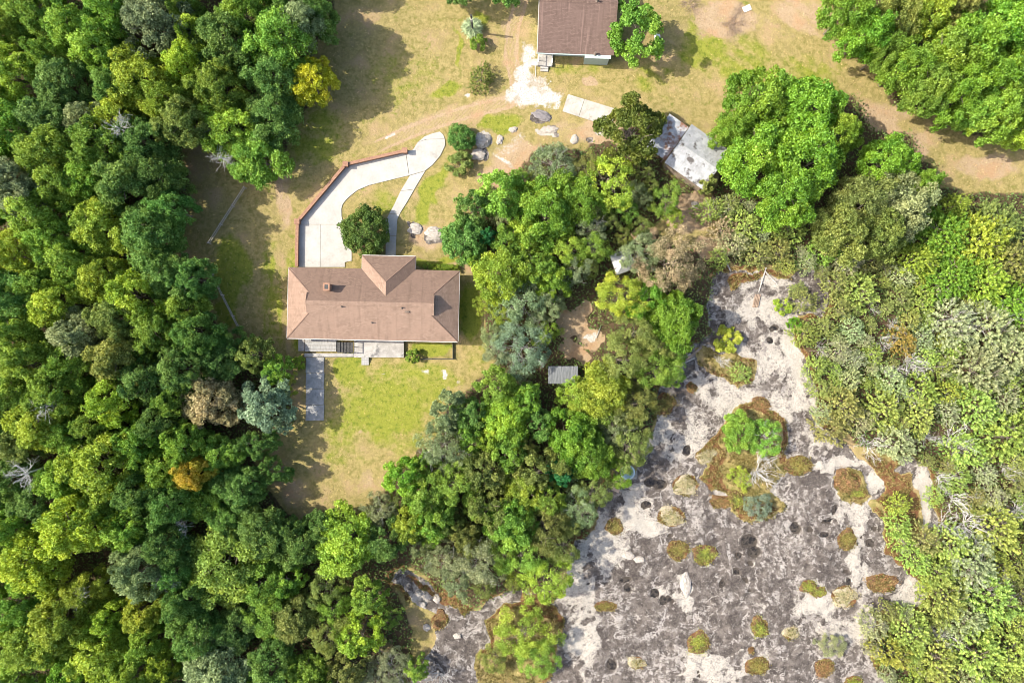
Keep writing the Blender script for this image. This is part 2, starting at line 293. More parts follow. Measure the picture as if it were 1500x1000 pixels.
# ------------------------------------------------------------------ ground material
def ground_material():
    m = NT('ground'); p = m.pos()
    a1 = m.attr('mask_a'); a2 = m.attr('mask_b')
    s1 = m.n('SeparateColor'); m.l(a1.outputs['Color'], s1.inputs[0]); s2 = m.n('SeparateColor'); m.l(a2.outputs['Color'], s2.inputs[0])
    G, B, L, V = s1.outputs[0], s1.outputs[1], s1.outputs[2], a1.outputs['Alpha']
    K, Wt, M, D = s2.outputs[0], s2.outputs[1], s2.outputs[2], a2.outputs['Alpha']
    nf = m.noise(p, 3.4, 5, .7); nm = m.noise(p, 1.2, 5, .65); nb = m.noise(p, .35, 4, .6); nff = m.noise(p, 7, 4, .7)
    def jit(mask, lo, hi, k=.5, n=nf): return m.ramp(m.math('MULTIPLY_ADD', m.math('SUBTRACT', n, .5), k, mask), lo, hi)
    n3 = m.noise(p, 1.4, 8, .8, 0); nL = m.noise(p, .16, 4, .6)
    dry = m.mix(nm, (.235, .185, .070), (.385, .31, .135)); dry = m.mix(m.ramp(n3, .42, .62), dry, (.175, .155, .048)); dry = m.mix(m.ramp(nb, .5, .66), dry, m.mix(nf, (.26, .175, .085), (.41, .305, .175)))
    dry = m.mix(m.ramp(m.noise(p, .7, 6, .75), .54, .68, 0, .8), dry, (.17, .18, .038))
    dry = m.mix(m.ramp(nff, .55, .75), dry, (.14, .105, .045))
    grn = m.mix(nm, (.15, .185, .02), (.29, .28, .05)); grn = m.mix(m.ramp(n3, .46, .68), grn, (.085, .125, .014)); grn = m.mix(m.ramp(nff, .56, .75), grn, (.075, .10, .014))
    c = m.mix(m.ramp(m.math('ADD', m.math('MULTIPLY_ADD', m.math('SUBTRACT', n3, .5), .9, G), m.math('MULTIPLY_ADD', nb, .6, -.3)), .16, .74), dry, grn)
    soil = m.mix(nm, (.27, .185, .105), (.42, .32, .21)); soil = m.mix(m.ramp(nf, .52, .72), soil, (.22, .15, .085)); soil = m.mix(m.ramp(nb, .48, .66, 0, .6), soil, (.36, .215, .115))
    c = m.mix(jit(B, .42, .92, 1.1, n3), c, soil)
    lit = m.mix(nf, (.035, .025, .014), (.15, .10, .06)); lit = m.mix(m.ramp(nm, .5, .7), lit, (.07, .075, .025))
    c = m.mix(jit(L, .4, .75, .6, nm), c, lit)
    gr = m.mix(m.ramp(nff, .34, .52), (.20, .17, .135), (.50, .475, .435)); gr = m.mix(m.ramp(nb, .5, .62, 0, .7), gr, (.29, .24, .165))
    c = m.mix(jit(V, .35, .75, 1.2, nf), c, gr)
    # rock: grey granite, mottled at several sizes, pale sand and lichen, thin pale cracks
    st = m.noise(p, .8, 8, .78, .15); s4 = m.noise(p, 1.35, 9, .82, 0); s9 = m.noise(p, 4.2, 6, .78)
    rc = m.mix(m.ramp(st, .38, .64), (.056, .046, .041), (.17, .146, .128))
    rc = m.mix(m.ramp(m.math('ADD', s4, m.math('MULTIPLY_ADD', nL, .35, -.17)), .52, .60), rc, m.mix(s9, (.21, .188, .172), (.43, .39, .35)))
    rc = m.mix(m.ramp(m.noise(p, .22, 5, .7), .50, .62, 0, .8), rc, m.mix(m.ramp(s9, .42, .62), (.046, .038, .035), (.12, .102, .090)))
    rc = m.mix(m.ramp(s9, .60, .68), rc, (.05, .043, .042))
    vo = m.n('TexVoronoi', feature='DISTANCE_TO_EDGE'); vo.inputs['Scale'].default_value = .30
    dv_ = m.n('Vector' + 'Math', operation='ADD'); nz = m.n('TexNoise'); m.l(p, nz.inputs['Vector']); nz.inputs['Scale'].default_value = .5; nz.inputs['Detail'].default_value = 6; nz.inputs['Roughness'].default_value = .7
    sc_ = m.n('Vector' + 'Math', operation='SCALE'); m.l(nz.outputs['Color'], sc_.inputs[0]); sc_.inputs['Scale'].default_value = 4.5; m.l(p, dv_.inputs[0]); m.l(sc_.outputs[0], dv_.inputs[1]); m.l(dv_.outputs[0], vo.inputs['Vector'])
    crack = m.math('MULTIPLY', m.ramp(vo.outputs[0], .015, .05, 1, 0), m.ramp(m.noise(p, .5, 3, .6), .46, .6))
    rc = m.mix(m.math('MULTIPLY', crack, .7), rc, (.42, .385, .355))
    wc = m.mix(nm, (.31, .28, .235), (.47, .435, .385)); calm = m.ramp(Wt, .72, 1.0, 1, .2)
    wc = m.mix(m.math('MULTIPLY', m.ramp(s9, .50, .60), calm), wc, (.24, .21, .185))
    wc = m.mix(m.math('MULTIPLY', m.ramp(s4, .52, .57), calm), wc, m.mix(s9, (.10, .088, .084), (.27, .24, .22)))
    wsum = m.math('ADD', m.math('MULTIPLY_ADD', m.math('SUBTRACT', s4, .5), 1.35, Wt), m.math('MULTIPLY_ADD', st, .9, -.45))
    rc = m.mix(m.ramp(wsum, .46, .58), rc, wc)
    c = m.mix(jit(K, .42, .58, .5), c, rc)
    mo = m.mix(nf, (.075, .03, .017), (.20, .10, .045)); mo = m.mix(m.ramp(n3, .48, .62), mo, (.24, .18, .07)); mo = m.mix(m.ramp(nm, .52, .66), mo, (.13, .125, .03))
    c = m.mix(jit(M, .42, .62, .8, n3), c, mo)
    c = m.mix(jit(D, .45, .6, .3), c, m.mix(nf, (.035, .028, .024), (.09, .075, .06)))
    c = m.mix(.5, c, m.mix(nff, (.6, .6, .6), (1.4, 1.4, 1.4)), 'MULTIPLY')
    m.col(c).rough(.92); m.b.inputs['Specular IOR Level'].default_value = .15
    m.bump(m.math('ADD', m.math('MULTIPLY', nf, .6), m.math('MULTIPLY', s4, 1.4)), .8, .12)
    return m.m
MG = ground_material()
# one height-field sheet, cut into ground, lawn, track, gravel and bare rock along the outlines
VX = (PX-750)/S; VY = (500-PY)/S
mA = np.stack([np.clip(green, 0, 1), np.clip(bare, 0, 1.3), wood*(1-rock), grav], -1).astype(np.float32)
mB = np.stack([rock, np.clip(white, 0, 1.2), moss, pit], -1).astype(np.float32)
ny_, nx_ = PX.shape
idx = np.arange(nx_*ny_).reshape(ny_, nx_)
quads = np.stack([idx[1:, :-1], idx[1:, 1:], idx[:-1, 1:], idx[:-1, :-1]], -1).reshape(-1, 4)
cen = lambda a: ((a[1:, :-1]+a[1:, 1:]+a[:-1, 1:]+a[:-1, :-1])/4).reshape(-1)
cls = np.zeros(len(quads), int)                      # 0 woodland ground
cls[cen(wood) < .5] = 1                              # lawn
cls[(cen(track) > .5) & (cls == 1)] = 2; cls[cen(grav) > .5] = 3; cls[cen(rock) > .5] = 4
allco = np.stack([VX, VY, ZG], -1).reshape(-1, 3).astype(np.float32)
fA = mA.reshape(-1, 4); fB = mB.reshape(-1, 4)
def np_mesh(name, verts, faces):
    me = bpy.data.meshes.new(name); k = faces.shape[1]
    me.vertices.add(len(verts)); me.vertices.foreach_set('co', np.ascontiguousarray(verts, np.float32).ravel())
    me.loops.add(faces.size); me.loops.foreach_set('vertex_index', np.ascontiguousarray(faces, np.int32).ravel())
    me.polygons.add(len(faces)); me.polygons.foreach_set('loop_start', np.arange(0, faces.size, k, dtype=np.int32))
    me.update(calc_edges=True); return me
def sheet(name, k):
    q = quads[cls == k]; u, inv = np.unique(q, return_inverse=True); q2 = inv.reshape(-1, 4)
    v = allco[u]; A = fA[u]; B = fB[u]
    if k == 0:                                       # the ground runs on past the picture
        n = len(v); e = 700.0; x0, x1, y0, y1 = VX.min(), VX.max(), VY.min(), VY.max()
        z = -.06
        ring = np.array([(-e,-e,z),(e,-e,z),(e,e,z),(-e,e,z),(x0,y0,z),(x1,y0,z),(x1,y1,z),(x0,y1,z)], np.float32)
        v = np.vstack([v, ring]); ra = np.tile(np.array([[.2, .1, 1, 0]], np.float32), (8, 1)); A = np.vstack([A, ra]); B = np.vstack([B, ra*0])
        q2 = np.vstack([q2, np.array([(0,1,5,4),(1,2,6,5),(2,3,7,6),(3,0,4,7)])+n])
    me = np_mesh(name, v, q2)
    me.attributes.new('mask_a', 'FLOAT_COLOR', 'POINT').data.foreach_set('color', A.ravel())
    me.attributes.new('mask_b', 'FLOAT_COLOR', 'POINT').data.foreach_set('color', B.ravel())
    me.polygons.foreach_set('use_smooth', np.ones(len(q2), bool))
    return tag(link(name, me, MG), kind='structure')
for k, nme in enumerate(['ground', 'lawn', 'dirt_track', 'gravel_drive', 'rock_outcrop']): sheet(nme, k)

# ------------------------------------------------------------------ materials for things
M_conc = worn('pale_concrete', (.345, .33, .30), (.42, .405, .375), .5, .8, (.28, .262, .235), .05)
M_conc2 = worn('weathered_concrete', (.25, .235, .215), (.40, .38, .35), 1.2, .9, (.15, .145, .14), .15)
M_pad = worn('cream_concrete', (.31, .288, .25), (.43, .41, .365), .9, .9, (.23, .2, .17), .1)
M_brick = worn('terracotta_brick', (.23, .125, .080), (.33, .19, .125), 4, .85, None, .2)
M_wood = worn('grey_deck_wood', (.24, .235, .225), (.42, .41, .39), 2.5, .85, (.13, .125, .12), .2, 0, (8, .6, 1))
M_oldwood = worn('old_timber', (.20, .15, .11), (.34, .27, .21), 4, .9, (.12, .09, .07), .3)
M_white = worn('white_paint', (.72, .71, .68), (.8, .79, .77), 2, .6, None, .03)
M_teal = worn('grey_green_siding', (.30, .37, .35), (.40, .46, .43), 2, .7, None, .05, 0, (1, 1, 8))
M_dark = worn('dark_metal', (.03, .03, .032), (.07, .068, .065), 4, .6)
M_pipe = worn('vent_metal', (.10, .075, .06), (.2, .15, .12), 6, .6)
M_tin = worn('weathered_tin', (.25, .255, .26), (.38, .385, .39), 1.4, .55, (.09, .08, .075), .1, .1, (1, 1, 1), (.56, .62))
M_tin2 = worn('stained_tin', (.26, .27, .28), (.42, .43, .44), 1.2, .6, (.20, .10, .06), .1, .15, (1, 1, 1), (.5, .62))
M_tank = worn('tank_enamel', (.72, .75, .78), (.8, .82, .84), 2, .4, None, .02)
M_plast = worn('pale_blue_plastic', (.50, .62, .68), (.62, .72, .76), 2, .4, None, .02)
M_rail = worn('grey_rail', (.30, .28, .255), (.46, .43, .40), 3, .85, None, .2)
M_glass = NT('window_glass').col((.03, .04, .045)).rough(.08).m
M_gut = worn('gutter_white', (.36, .33, .30), (.46, .43, .40), 3, .5, None, .02)
def shingle(name, ca, cb, cc, streak=.0):
    m = NT(name); uv = m.uv()
    br = m.n('TexBrick'); m.l(uv, br.inputs[0]); br.offset = .5
    br.inputs['Scale'].default_value = 1; br.inputs['Brick Width'].default_value = .33; br.inputs['Row Height'].default_value = .145
    br.inputs['Mortar Size'].default_value = .009; br.inputs['Bias'].default_value = 0
    br.inputs['Color1'].default_value = ca+(1,); br.inputs['Color2'].default_value = cb+(1,); br.inputs['Mortar'].default_value = tuple(x*.6 for x in ca)+(1,)
    n1 = m.noise(uv, .5, 6, .7); c = m.mix(m.ramp(n1, .35, .7), br.outputs[0], cc)
    c = m.mix(.4, c, m.mix(m.noise(uv, 12, 3), (.6, .6, .6), (1.4, 1.4, 1.4)), 'MULTIPLY')
    st = m.noise(m.scale(uv, (2.2, .12, 1)), 1, 5, .6); c = m.mix(m.ramp(st, .52, .72, 0, streak), c, tuple(min(1, x*1.8) for x in cc))
    st2 = m.noise(m.scale(uv, (1.4, .1, 1)), 1.3, 4, .6); c = m.mix(m.ramp(st2, .5, .7, 0, .35), c, tuple(x*.6 for x in ca))
    m.col(c).rough(.95).bump(br.outputs[1], -.5, .02); return m.m
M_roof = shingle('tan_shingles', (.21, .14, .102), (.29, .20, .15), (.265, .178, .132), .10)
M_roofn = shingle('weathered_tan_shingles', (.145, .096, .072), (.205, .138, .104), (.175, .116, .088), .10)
M_roof2 = shingle('brown_shingles', (.115, .076, .062), (.17, .115, .094), (.145, .097, .080), .5)
M_cap = shingle('ridge_shingles', (.16, .10, .075), (.21, .14, .105), (.185, .12, .09))

# ------------------------------------------------------------------ main house
HE = 2.75
def poly_roof(name, verts, faces, mat, parent, th=.14):
    me = mesh(name, verts, faces, True); o = link(name, me, mat, parent)
    md = o.modifiers.new('thickness', 'SOLIDIFY'); md.thickness = th; md.offset = -1; return o
def window(parent, x, y, z, w, h, axis, out):
    """axis 'x': wall runs along x; out = sign of outward normal"""
    f = MB(); t = .07; dpt = .06
    def b(mb, u0, u1, z0, z1, d0, d1):
        d0, d1 = sorted((out*d0, out*d1))
        if axis == 'x': mb.box(x+u0, x+u1, y+d0, y+d1, z0, z1)
        else: mb.box(x+d0, x+d1, y+u0, y+u1, z0, z1)
    b(f, -w/2, w/2, z, z+t, -.02, dpt); b(f, -w/2, w/2, z+h-t, z+h, -.02, dpt)
    b(f, -w/2, -w/2+t, z+t+.002, z+h-t-.002, -.02, dpt); b(f, w/2-t, w/2, z+t+.002, z+h-t-.002, -.02, dpt); b(f, -.03, .03, z+t+.002, z+h-t-.002, -.02, dpt-.01)
    wo = f.build('window', M_white, parent)
    g = MB(); b(g, -w/2+t, w/2-t, z+t, z+h-t, -.01, .02); g.build('pane', M_glass, wo)
    s = MB(); b(s, -w/2-.08, w/2+.08, z-.08, z-.003, -.02, .11); s.build('sill', M_white, wo)
rot = -R_(1.25)
c0 = W(546.7, 446.3, HE)
house = empty('brick_house', (c0[0], c0[1], 0), rot)
tag(house, 'long tan-shingled bungalow with gablet hip roof between driveway and back lawn', 'house')
a, b, g = 10.55, 4.33, 3.1; k = .5; zr = HE+k*b; z1 = HE+k*g; xo = a-g+.28
roof = poly_roof('roof', [(-a,b,HE),(a,b,HE),(a-g,b-g,z1),(xo,b-g,z1+.0),(xo,0,zr),(-xo,0,zr),(-xo,b-g,z1),(-(a-g),b-g,z1),
   (-a,-b,HE),(a,-b,HE),(a-g,-(b-g),z1),(xo,-(b-g),z1),(-xo,-(b-g),z1),(-(a-g),-(b-g),z1)],
   [(0,1,2,3,4,5,6,7)[::-1][::-1],(8,9,10,11,4,5,12,13),(0,8,13,7),(9,1,2,10)], M_roof, house)
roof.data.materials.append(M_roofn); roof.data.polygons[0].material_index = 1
for s in (1, -1):
    x = s*(a-g); link('gablet', mesh('gablet', [(x,b-g,z1-.1),(x,-(b-g),z1-.1),(x,0,zr-.12)], [(0,1,2)] if s > 0 else [(0,2,1)]), M_dark, roof)
# cross wing toward the driveway
wxc = (567.6-546.7)/S*.969+.05; hw = 3.3; pj = 1.72; zt = HE+k*hw
poly_roof('wing_roof', [(wxc-hw,b+pj,HE+.02),(wxc+hw,b+pj,HE+.02),(wxc,b+pj-hw,zt+.02),(wxc,b-hw-.1,zt+.02),(wxc-hw,b-.12,HE+.02),(wxc+hw,b-.12,HE+.02)],
   [(0,2,1), (0,4,3,2), (1,2,3,5)], M_roof, house)
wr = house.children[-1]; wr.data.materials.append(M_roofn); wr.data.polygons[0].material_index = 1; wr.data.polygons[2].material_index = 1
def cap(p, q, w=.26, name='ridge_cap', n=None, par=None, mat=None, lift=.05):
    """row of cap shingles along a ridge or hip"""
    p = Vector(p); q = Vector(q); dv = q-p; L = dv.length; t = dv.normalized(); sd_ = Vector((-t.y, t.x, 0)).normalized(); up = t.cross(sd_)
    if up.z < 0: up = -up
    mb = MB(); n = n or max(2, int(L/.9))
    for i in range(n):
        A = p+t*(L*i/n); B = p+t*(L*(i+1)/n+.03); zz = lift+.015*(i % 2)
        bs = len(mb.v)
        for P in (A, B):
            for sg, hh in ((-1, -.04), (0, zz), (1, -.04)): mb.v.append(tuple(P+sd_*sg*w/2+up*hh))
        mb.f += [(bs,bs+1,bs+4,bs+3),(bs+1,bs+2,bs+5,bs+4),(bs,bs+2,bs+1),(bs+3,bs+4,bs+5)]
    me = mesh(name, mb.v, mb.f, True); return link(name, me, mat or M_cap, par)
cap((-xo,0,zr), (xo,0,zr), .5, par=roof, lift=.07, mat=M_roof)
for sx in (1, -1):
    for sy in (1, -1): cap((sx*a,sy*b,HE), (sx*(a-g),sy*(b-g),z1), .22, 'hip_cap', par=roof, lift=.02)
    cap((wxc+sx*hw,b+pj,HE+.02), (wxc,b+pj-hw,zt+.02), .22, 'hip_cap', par=roof, lift=.02)
# gutters and fascia
for (x0, x1, y0, y1) in ((-a,a,-b-.1,-b+.0),(-a,wxc-hw,b,b+.1),(wxc+hw,a,b,b+.1),(wxc-hw,wxc+hw,b+pj,b+pj+.1)):
    MB().box(x0, x1, y0, y1, HE-.17, HE-.035).build('gutter', M_gut, roof)
for x0, x1, y0, y1 in ((-a-.06,-a,-b,b),(a,a+.06,-b,b),(wxc-hw-.05,wxc-hw,b+.12,b+pj),(wxc+hw,wxc+hw+.05,b+.12,b+pj)):
    MB().box(x0, x1, y0, y1, HE-.16, HE-.02).build('fascia', M_gut, roof)
def rz_(x, y): return HE + k*min(b-abs(y), a-abs(x)) if abs(x) > a-g else HE+k*(b-abs(y))
def loc_on(px, py, h):
    p = Vector(W(px, py, h)); q = p-Vector((c0[0], c0[1], 0)); q = Matrix.Rotation(-rot, 3, 'Z') @ q; return q
q = loc_on(481, 421, 4.3)
ch = MB().box(q.x-.33, q.x+.33, q.y-.4, q.y+.4, 3.2, 5.15).box(q.x-.4, q.x+.4, q.y-.47, q.y+.47, 5.152, 5.27).build('chimney', M_brick, roof)
MB().box(q.x-.2, q.x+.2, q.y-.26, q.y+.26, 5.26, 5.3).build('flue', M_dark, ch)
for (px, py) in ((501.7,449),(543.4,472),(589,451)):
    q = loc_on(px, py, 4.3); zz = rz_(q.x, q.y)
    MB().lathe([(.16,-.15),(.16,.02),(.07,.05),(.07,.38)], 10, (q.x, q.y, zz)).build('roof_vent', M_pipe, roof)
q = loc_on(596.5, 456.7, 4.3); zz = rz_(q.x, q.y); MB().box(q.x-.25, q.x+.25, q.y-.1, q.y+.1, zz-.1, zz+.16).build('roof_vent', M_pipe, roof)
wl = MB().box(-a+.55, a-.55, -b+.55, b-.5, -.05, HE-.1).build('wall', worn('tan_brick_wall', (.34,.20,.13), (.44,.28,.19), 5, .9), house)
MB().box(wxc-hw+.5, wxc+hw-.5, b-.48, b+pj-.5, -.05, HE-.1).build('wall', wl.data.materials[0], house)
for x in (-4.5, 3.2, 7.8): window(house, x, -b+.55, .95, 1.5, 1.25, 'x', -1)
for x in (5.4, 8.2): window(house, x, b-.5, .95, 1.3, 1.25, 'x', 1)
for s in (-1, 1): window(house, s*(a-.55), .5, .95, 1.3, 1.25, 'y', s)
window(house, wxc-1.3, b+pj-.5, .95, 1.5, 1.25, 'x', 1)
gd = MB()
gd.box(-9.3, -4.6, b-.51, b-.44, 0, 2.2).build('garage_door', M_white, house)
dr = MB().box(wxc+.6, wxc+1.55, b+pj-.51, b+pj-.44, .05, 2.1).build('door', M_oldwood, house); MB().box(wxc+.7, wxc+.76, b+pj-.44, b+pj-.38, 1.0, 1.12).build('handle', M_dark, dr)
dr = MB().box(-.6, 1.2, -b+.48, -b+.56, .5, 2.5).build('door', M_white, house); MB().box(.2, .26, -b+.42, -b+.48, 1.4, 1.52).build('handle', M_dark, dr)

def slab(name, pxs, z0, z1, mat, parent=None, h=None, shrink=0):
    h = z1 if h is None else h
    P = [W(x, y, h)[:2] for x, y in pxs]
    return MB().prism(P, z0, z1).build(name, mat, parent)
# patio, deck, basement stairwell, steps
patio = tag(empty('patio', W(520, 512)), 'weathered raised patio with steps along the lawn side of the tan-roofed house', 'patio'); PO = Vector(patio.location)
def pslab(name, x0, x1, y0, y1, z0, z1, mat, par=patio):
    A = Vector(W(x0, y1, z1))-PO; B = Vector(W(x1, y0, z1))-PO
    return MB().box(A.x, B.x, A.y, B.y, z0, z1).build(name, mat, par)
pslab('slab', 518.5, 591.5, 495, 523.5, -.05, .45, M_conc2)
pslab('slab', 446, 518, 517.2, 522.6, -.05, .45, M_conc2)
pslab('landing', 437, 446, 497, 514, -.05, .30, M_conc2)
nb = 9
for i in range(nb):
    y0 = 497+i*(18.0/nb); pslab('deck_board', 447, 492.5, y0, y0+18.0/nb-.25, .38, .46+.012*random.random(), M_wood)
pslab('deck_frame', 447, 492.5, 497.3, 514.7, -.05, .37, M_oldwood)
for i in range(5): pslab('stair_tread', 494+i*4.6, 494+i*4.6+4.3, 501, 516, -.05, .36-.075*i, M_dark)
for (x0, x1, y0, y1) in ((493.2,518,515.6,516.6),(518,519,500,517)):
    pslab('railing', x0, x1, y0, y1, 1.28, 1.36, M_dark)
for x, y in ((493.6,516.1),(501.5,516.1),(510,516.1),(518.4,516.1),(518.4,508),(518.4,501)):
    pslab('railing_post', x-.35, x+.35, y-.35, y+.35, .2, 1.28, M_dark)
for i in range(3): pslab('step', 529.5, 540, 523.8+i*3.6, 523.8+i*3.6+3.4, -.05, .34-.11*i, M_wood)
# side strip chairs? garden walk
walk = tag(empty('garden_walk', W(461, 570)), kind='structure'); PO2 = Vector(walk.location)
for i, (y0, y1) in enumerate(((523.2,545.5),(546,569),(569.5,592.5),(593,616))):
    P = [(Vector(W(x, y, .1))-PO2)[:2] for x, y in ((448.3,y0),(475,y0),(474,y1),(447.6,y1))]
    MB().prism(P, -.05, .09+.008*(i % 2)).build('concrete_slab', worn('walk_slab', (.24,.235,.225), (.38,.365,.345), 1.5, .9, (.14,.14,.14), .15), walk)
# low edging round the small lawn plot
ed = tag(empty('lawn_edging', W(640, 515)), 'low dark metal edging round the bright grass plot under the eaves', 'edging'); PO3 = Vector(ed.location)
for (x0, x1, y0, y1) in ((603,664,524.8,525.8),(663.2,664.2,502,524.6)):
    A = Vector(W(x0, y1))-PO3; B = Vector(W(x1, y0))-PO3; MB().box(A.x, B.x, A.y, B.y, -.05, .32).build('edging_strip', M_dark, ed)
for x, y in ((603,525.3),(633,525.3),(663.7,525.3),(663.7,503)):
    A = Vector(W(x, y))-PO3; MB().box(A.x-.07, A.x+.07, A.y-.07, A.y+.07, -.05, .42).build('post', M_dark, ed)
# ------------------------------------------------------------------ driveway in cast slabs, front path, brick wall
dv = tag(empty('driveway', W(520, 300)), kind='structure'); PD = Vector(dv.location)
def dslab(pxs, par, z1=.07):
    P = [(Vector(W(x, y, z1))-Vector(par.location))[:2] for x, y in pxs]; MB().prism(P, -.06, z1).build('concrete_slab', M_conc, par)
dslab([(436,329),(469.6,329),(469.6,391),(436,391)], dv); dslab([(470.1,329),(503.6,329),(504.5,357),(515,367),(515,382),(505,384),(505,391),(470.1,391)], dv, .076)
dslab([(436,326),(440,321),(507,243),(560,230.5),(594,222.5),(599,257),(563,265.7),(540,271.5),(523.7,278.5),(514,286),(507,292.5),(502,299),(500,306),(500.3,317),(503.4,328.4),(436,328.4)], dv)
dslab([(594.6,222.4),(605,219.5),(612,208.5),(625,204.5),(651.5,204),(652,213),(645,228),(633,242),(622.6,250.2),(599.6,256.8)], dv, .078)
dslab([(612.6,208),(622,200),(633,195.7),(644,193),(649,197),(651.5,203.4),(625,203.9)], dv, .07)
fp = tag(empty('front_path', W(585, 310)), kind='structure')
dslab([(600.2,257.4),(622.6,250.8),(607,277),(587,279.5)], fp, .065); dslab([(586.7,280),(606.7,277.6),(595.5,297),(586,312),(570,313),(577,300.7)], fp, .072)
dslab([(569.8,313.6),(585.8,312.6),(582,321),(580.5,345),(565.3,345),(566,321)], fp, .066); dslab([(565.3,345.5),(580.5,345.5),(579.4,374),(564.7,374)], fp, .07)
bw = tag(empty('brick_wall', W(470, 290)), 'low terracotta brick retaining wall with square piers edging the pale driveway', 'wall'); PB = Vector(bw.location)
WP = [(593,220.5),(506,240.5),(435.2,324.5),(434,390)]
def wpt(p, h): return Vector(W(p[0], p[1], h))-PB
for i in range(3):
    A, B = wpt(WP[i], .7), wpt(WP[i+1], .7); t = (B-A); t.z = 0; L = t.length; t.normalize(); nrm = Vector((-t.y, t.x, 0))
    A = A+t*.22; B = B-t*(.22 if i < 2 else 0)
    def strip(w, z0, z1): return MB().prism([tuple((A+nrm*w)[:2]), tuple((B+nrm*w)[:2]), tuple((B-nrm*w)[:2]), tuple((A-nrm*w)[:2])], z0, z1)
    strip(.14, -.08, .62).build('wall_run', M_brick, bw)
    nc = max(3, int(L/1.4)); A0, B0 = A.copy(), B.copy()
    for j in range(nc):
        A = A0.lerp(B0, j/nc)+t*.006; B = A0.lerp(B0, (j+1)/nc)-t*.006; strip(.19, .622, .70+.006*(j % 2)).build('coping', M_brick, bw)
for p in WP[:3]:
    c = wpt(p, .8); pr = MB().box(c.x-.26, c.x+.26, c.y-.26, c.y+.26, -.08, .85).build('pier', M_brick, bw)
    MB().prism([(c.x-.33, c.y-.33), (c.x+.33, c.y-.33), (c.x+.33, c.y+.33), (c.x-.33, c.y+.33)], .852, .95).build('pier_cap', M_brick, pr)
# ------------------------------------------------------------------ second house
h2 = empty('weathered_house', W(843, 20), -R_(2.2)); tag(h2, 'house with dark brown stained shingle roof beside the white gravel drive', 'house')
O2 = Vector(h2.location)
def l2(px, py, h):
    q = Vector(W(px, py, h))-O2; return Matrix.Rotation(R_(2.2), 3, 'Z') @ q
E2 = 2.5; e1 = l2(786.8, 75.5, E2); e2 = l2(896, 83, E2); yE = (e1.y+e2.y)/2; x0, x1 = e1.x+.05, e2.x+.28
Lr = 5.6; zr2 = E2+Lr*.33
roof2 = poly_roof('roof', [(x0,yE,E2),(x1,yE,E2),(x1,yE+Lr,zr2),(x0,yE+Lr,zr2),(x0,yE+2*Lr,E2),(x1,yE+2*Lr,E2)], [(0,1,2,3),(3,2,5,4)], M_roof2, h2)
cap((x0,yE+Lr,zr2), (x1,yE+Lr,zr2), .35, par=roof2, mat=M_roof2)
MB().box(x0-.1, x0-.0, yE, yE+2*Lr, E2-.2, E2+.02).build('gutter', M_gut, roof2)
MB().box(x0, x1-3.6, yE-.12, yE-.0, E2-.22, E2-.04).build('gutter', M_teal, roof2)
for px, py in ((808,1),(885,4),(872.5,10),(872.5,77),(846,-30)):
    q = l2(px, py, 3.0); zz = E2+(q.y-yE)*.33
    MB().lathe([(.2,-.2),(.2,.03),(.1,.08),(.1,.36),(.17,.37),(.17,.45)], 10, (q.x, q.y, zz)).build('roof_vent', M_pipe, roof2)
MB().box(x0+.35, x1-.4, yE+.75, yE+2*Lr-.4, -.05, E2).build('wall', M_teal, h2)
MB().box(x1-3.5, x1-.5, yE-.2, yE+.74, -.05, E2-.12).build('wall', M_teal, h2)
poly_roof('bay_roof', [(x1-3.6,yE-.42,E2-.10),(x1-.35,yE-.42,E2-.10),(x1-.35,yE+.1,E2+.0),(x1-3.6,yE+.1,E2+.0)], [(0,1,2,3)], M_teal, roof2, .08)
for x in (x0+4.0, x0+5.6): window(h2, x, yE+.75, .9, 1.1, 1.05, 'x', -1)
dr = MB().box(x0+.7, x0+1.6, yE+.68, yE+.76, .35, 2.2).build('door', M_white, h2); MB().box(x0+1.45, x0+1.51, yE+.62, yE+.68, 1.3, 1.42).build('handle', M_dark, dr)
po = MB().box(x0+.1, x0+2.0, yE-.75, yE+.70, -.05, .36).build('porch', M_conc2, h2)
for i in range(2): MB().box(x0+.5, x0+1.5, yE-1.05-.3*i, yE-.76-.3*i, -.05, .24-.12*i).build('step', M_conc2, po)
for x in (x0+.15, x0+1.9): 
    for y in (yE-.7, yE-.1): MB().box(x-.04, x+.04, y-.04, y+.04, .36, 1.3).build('railing_post', M_white, po)
    MB().box(x-.05, x+.05, yE-.74, yE+.65, 1.3, 1.37).build('railing', M_white, po)
tag(slab('concrete_pad', [(774,86.5),(797,86),(810,92),(788,94),(786,96.5),(773,95.5)], -.05, .05, M_pad), 'small white concrete apron at the porch steps of the dark-roofed house', 'slab')
tag(slab('pipe_strip', [(783.3,96),(784.7,96),(785,113),(783.8,113)], -.05, .07, M_pad), 'narrow white kerb strip running out from the dark-roofed house', 'kerb')
pad = tag(empty('slab_floor', W(862, 162)), 'cream concrete floor slab lying in dry grass beside a dark tree', 'slab')
for pts in ([(832,138),(856,145.4),(847.6,170.8),(824,163)], [(856.5,145.5),(905,160.5),(893.5,185.5),(848.1,171)]):
    P = [(Vector(W(x, y, .1))-Vector(pad.location))[:2] for x, y in pts]; MB().prism(P, -.06, .10).build('concrete_slab', M_pad, pad)
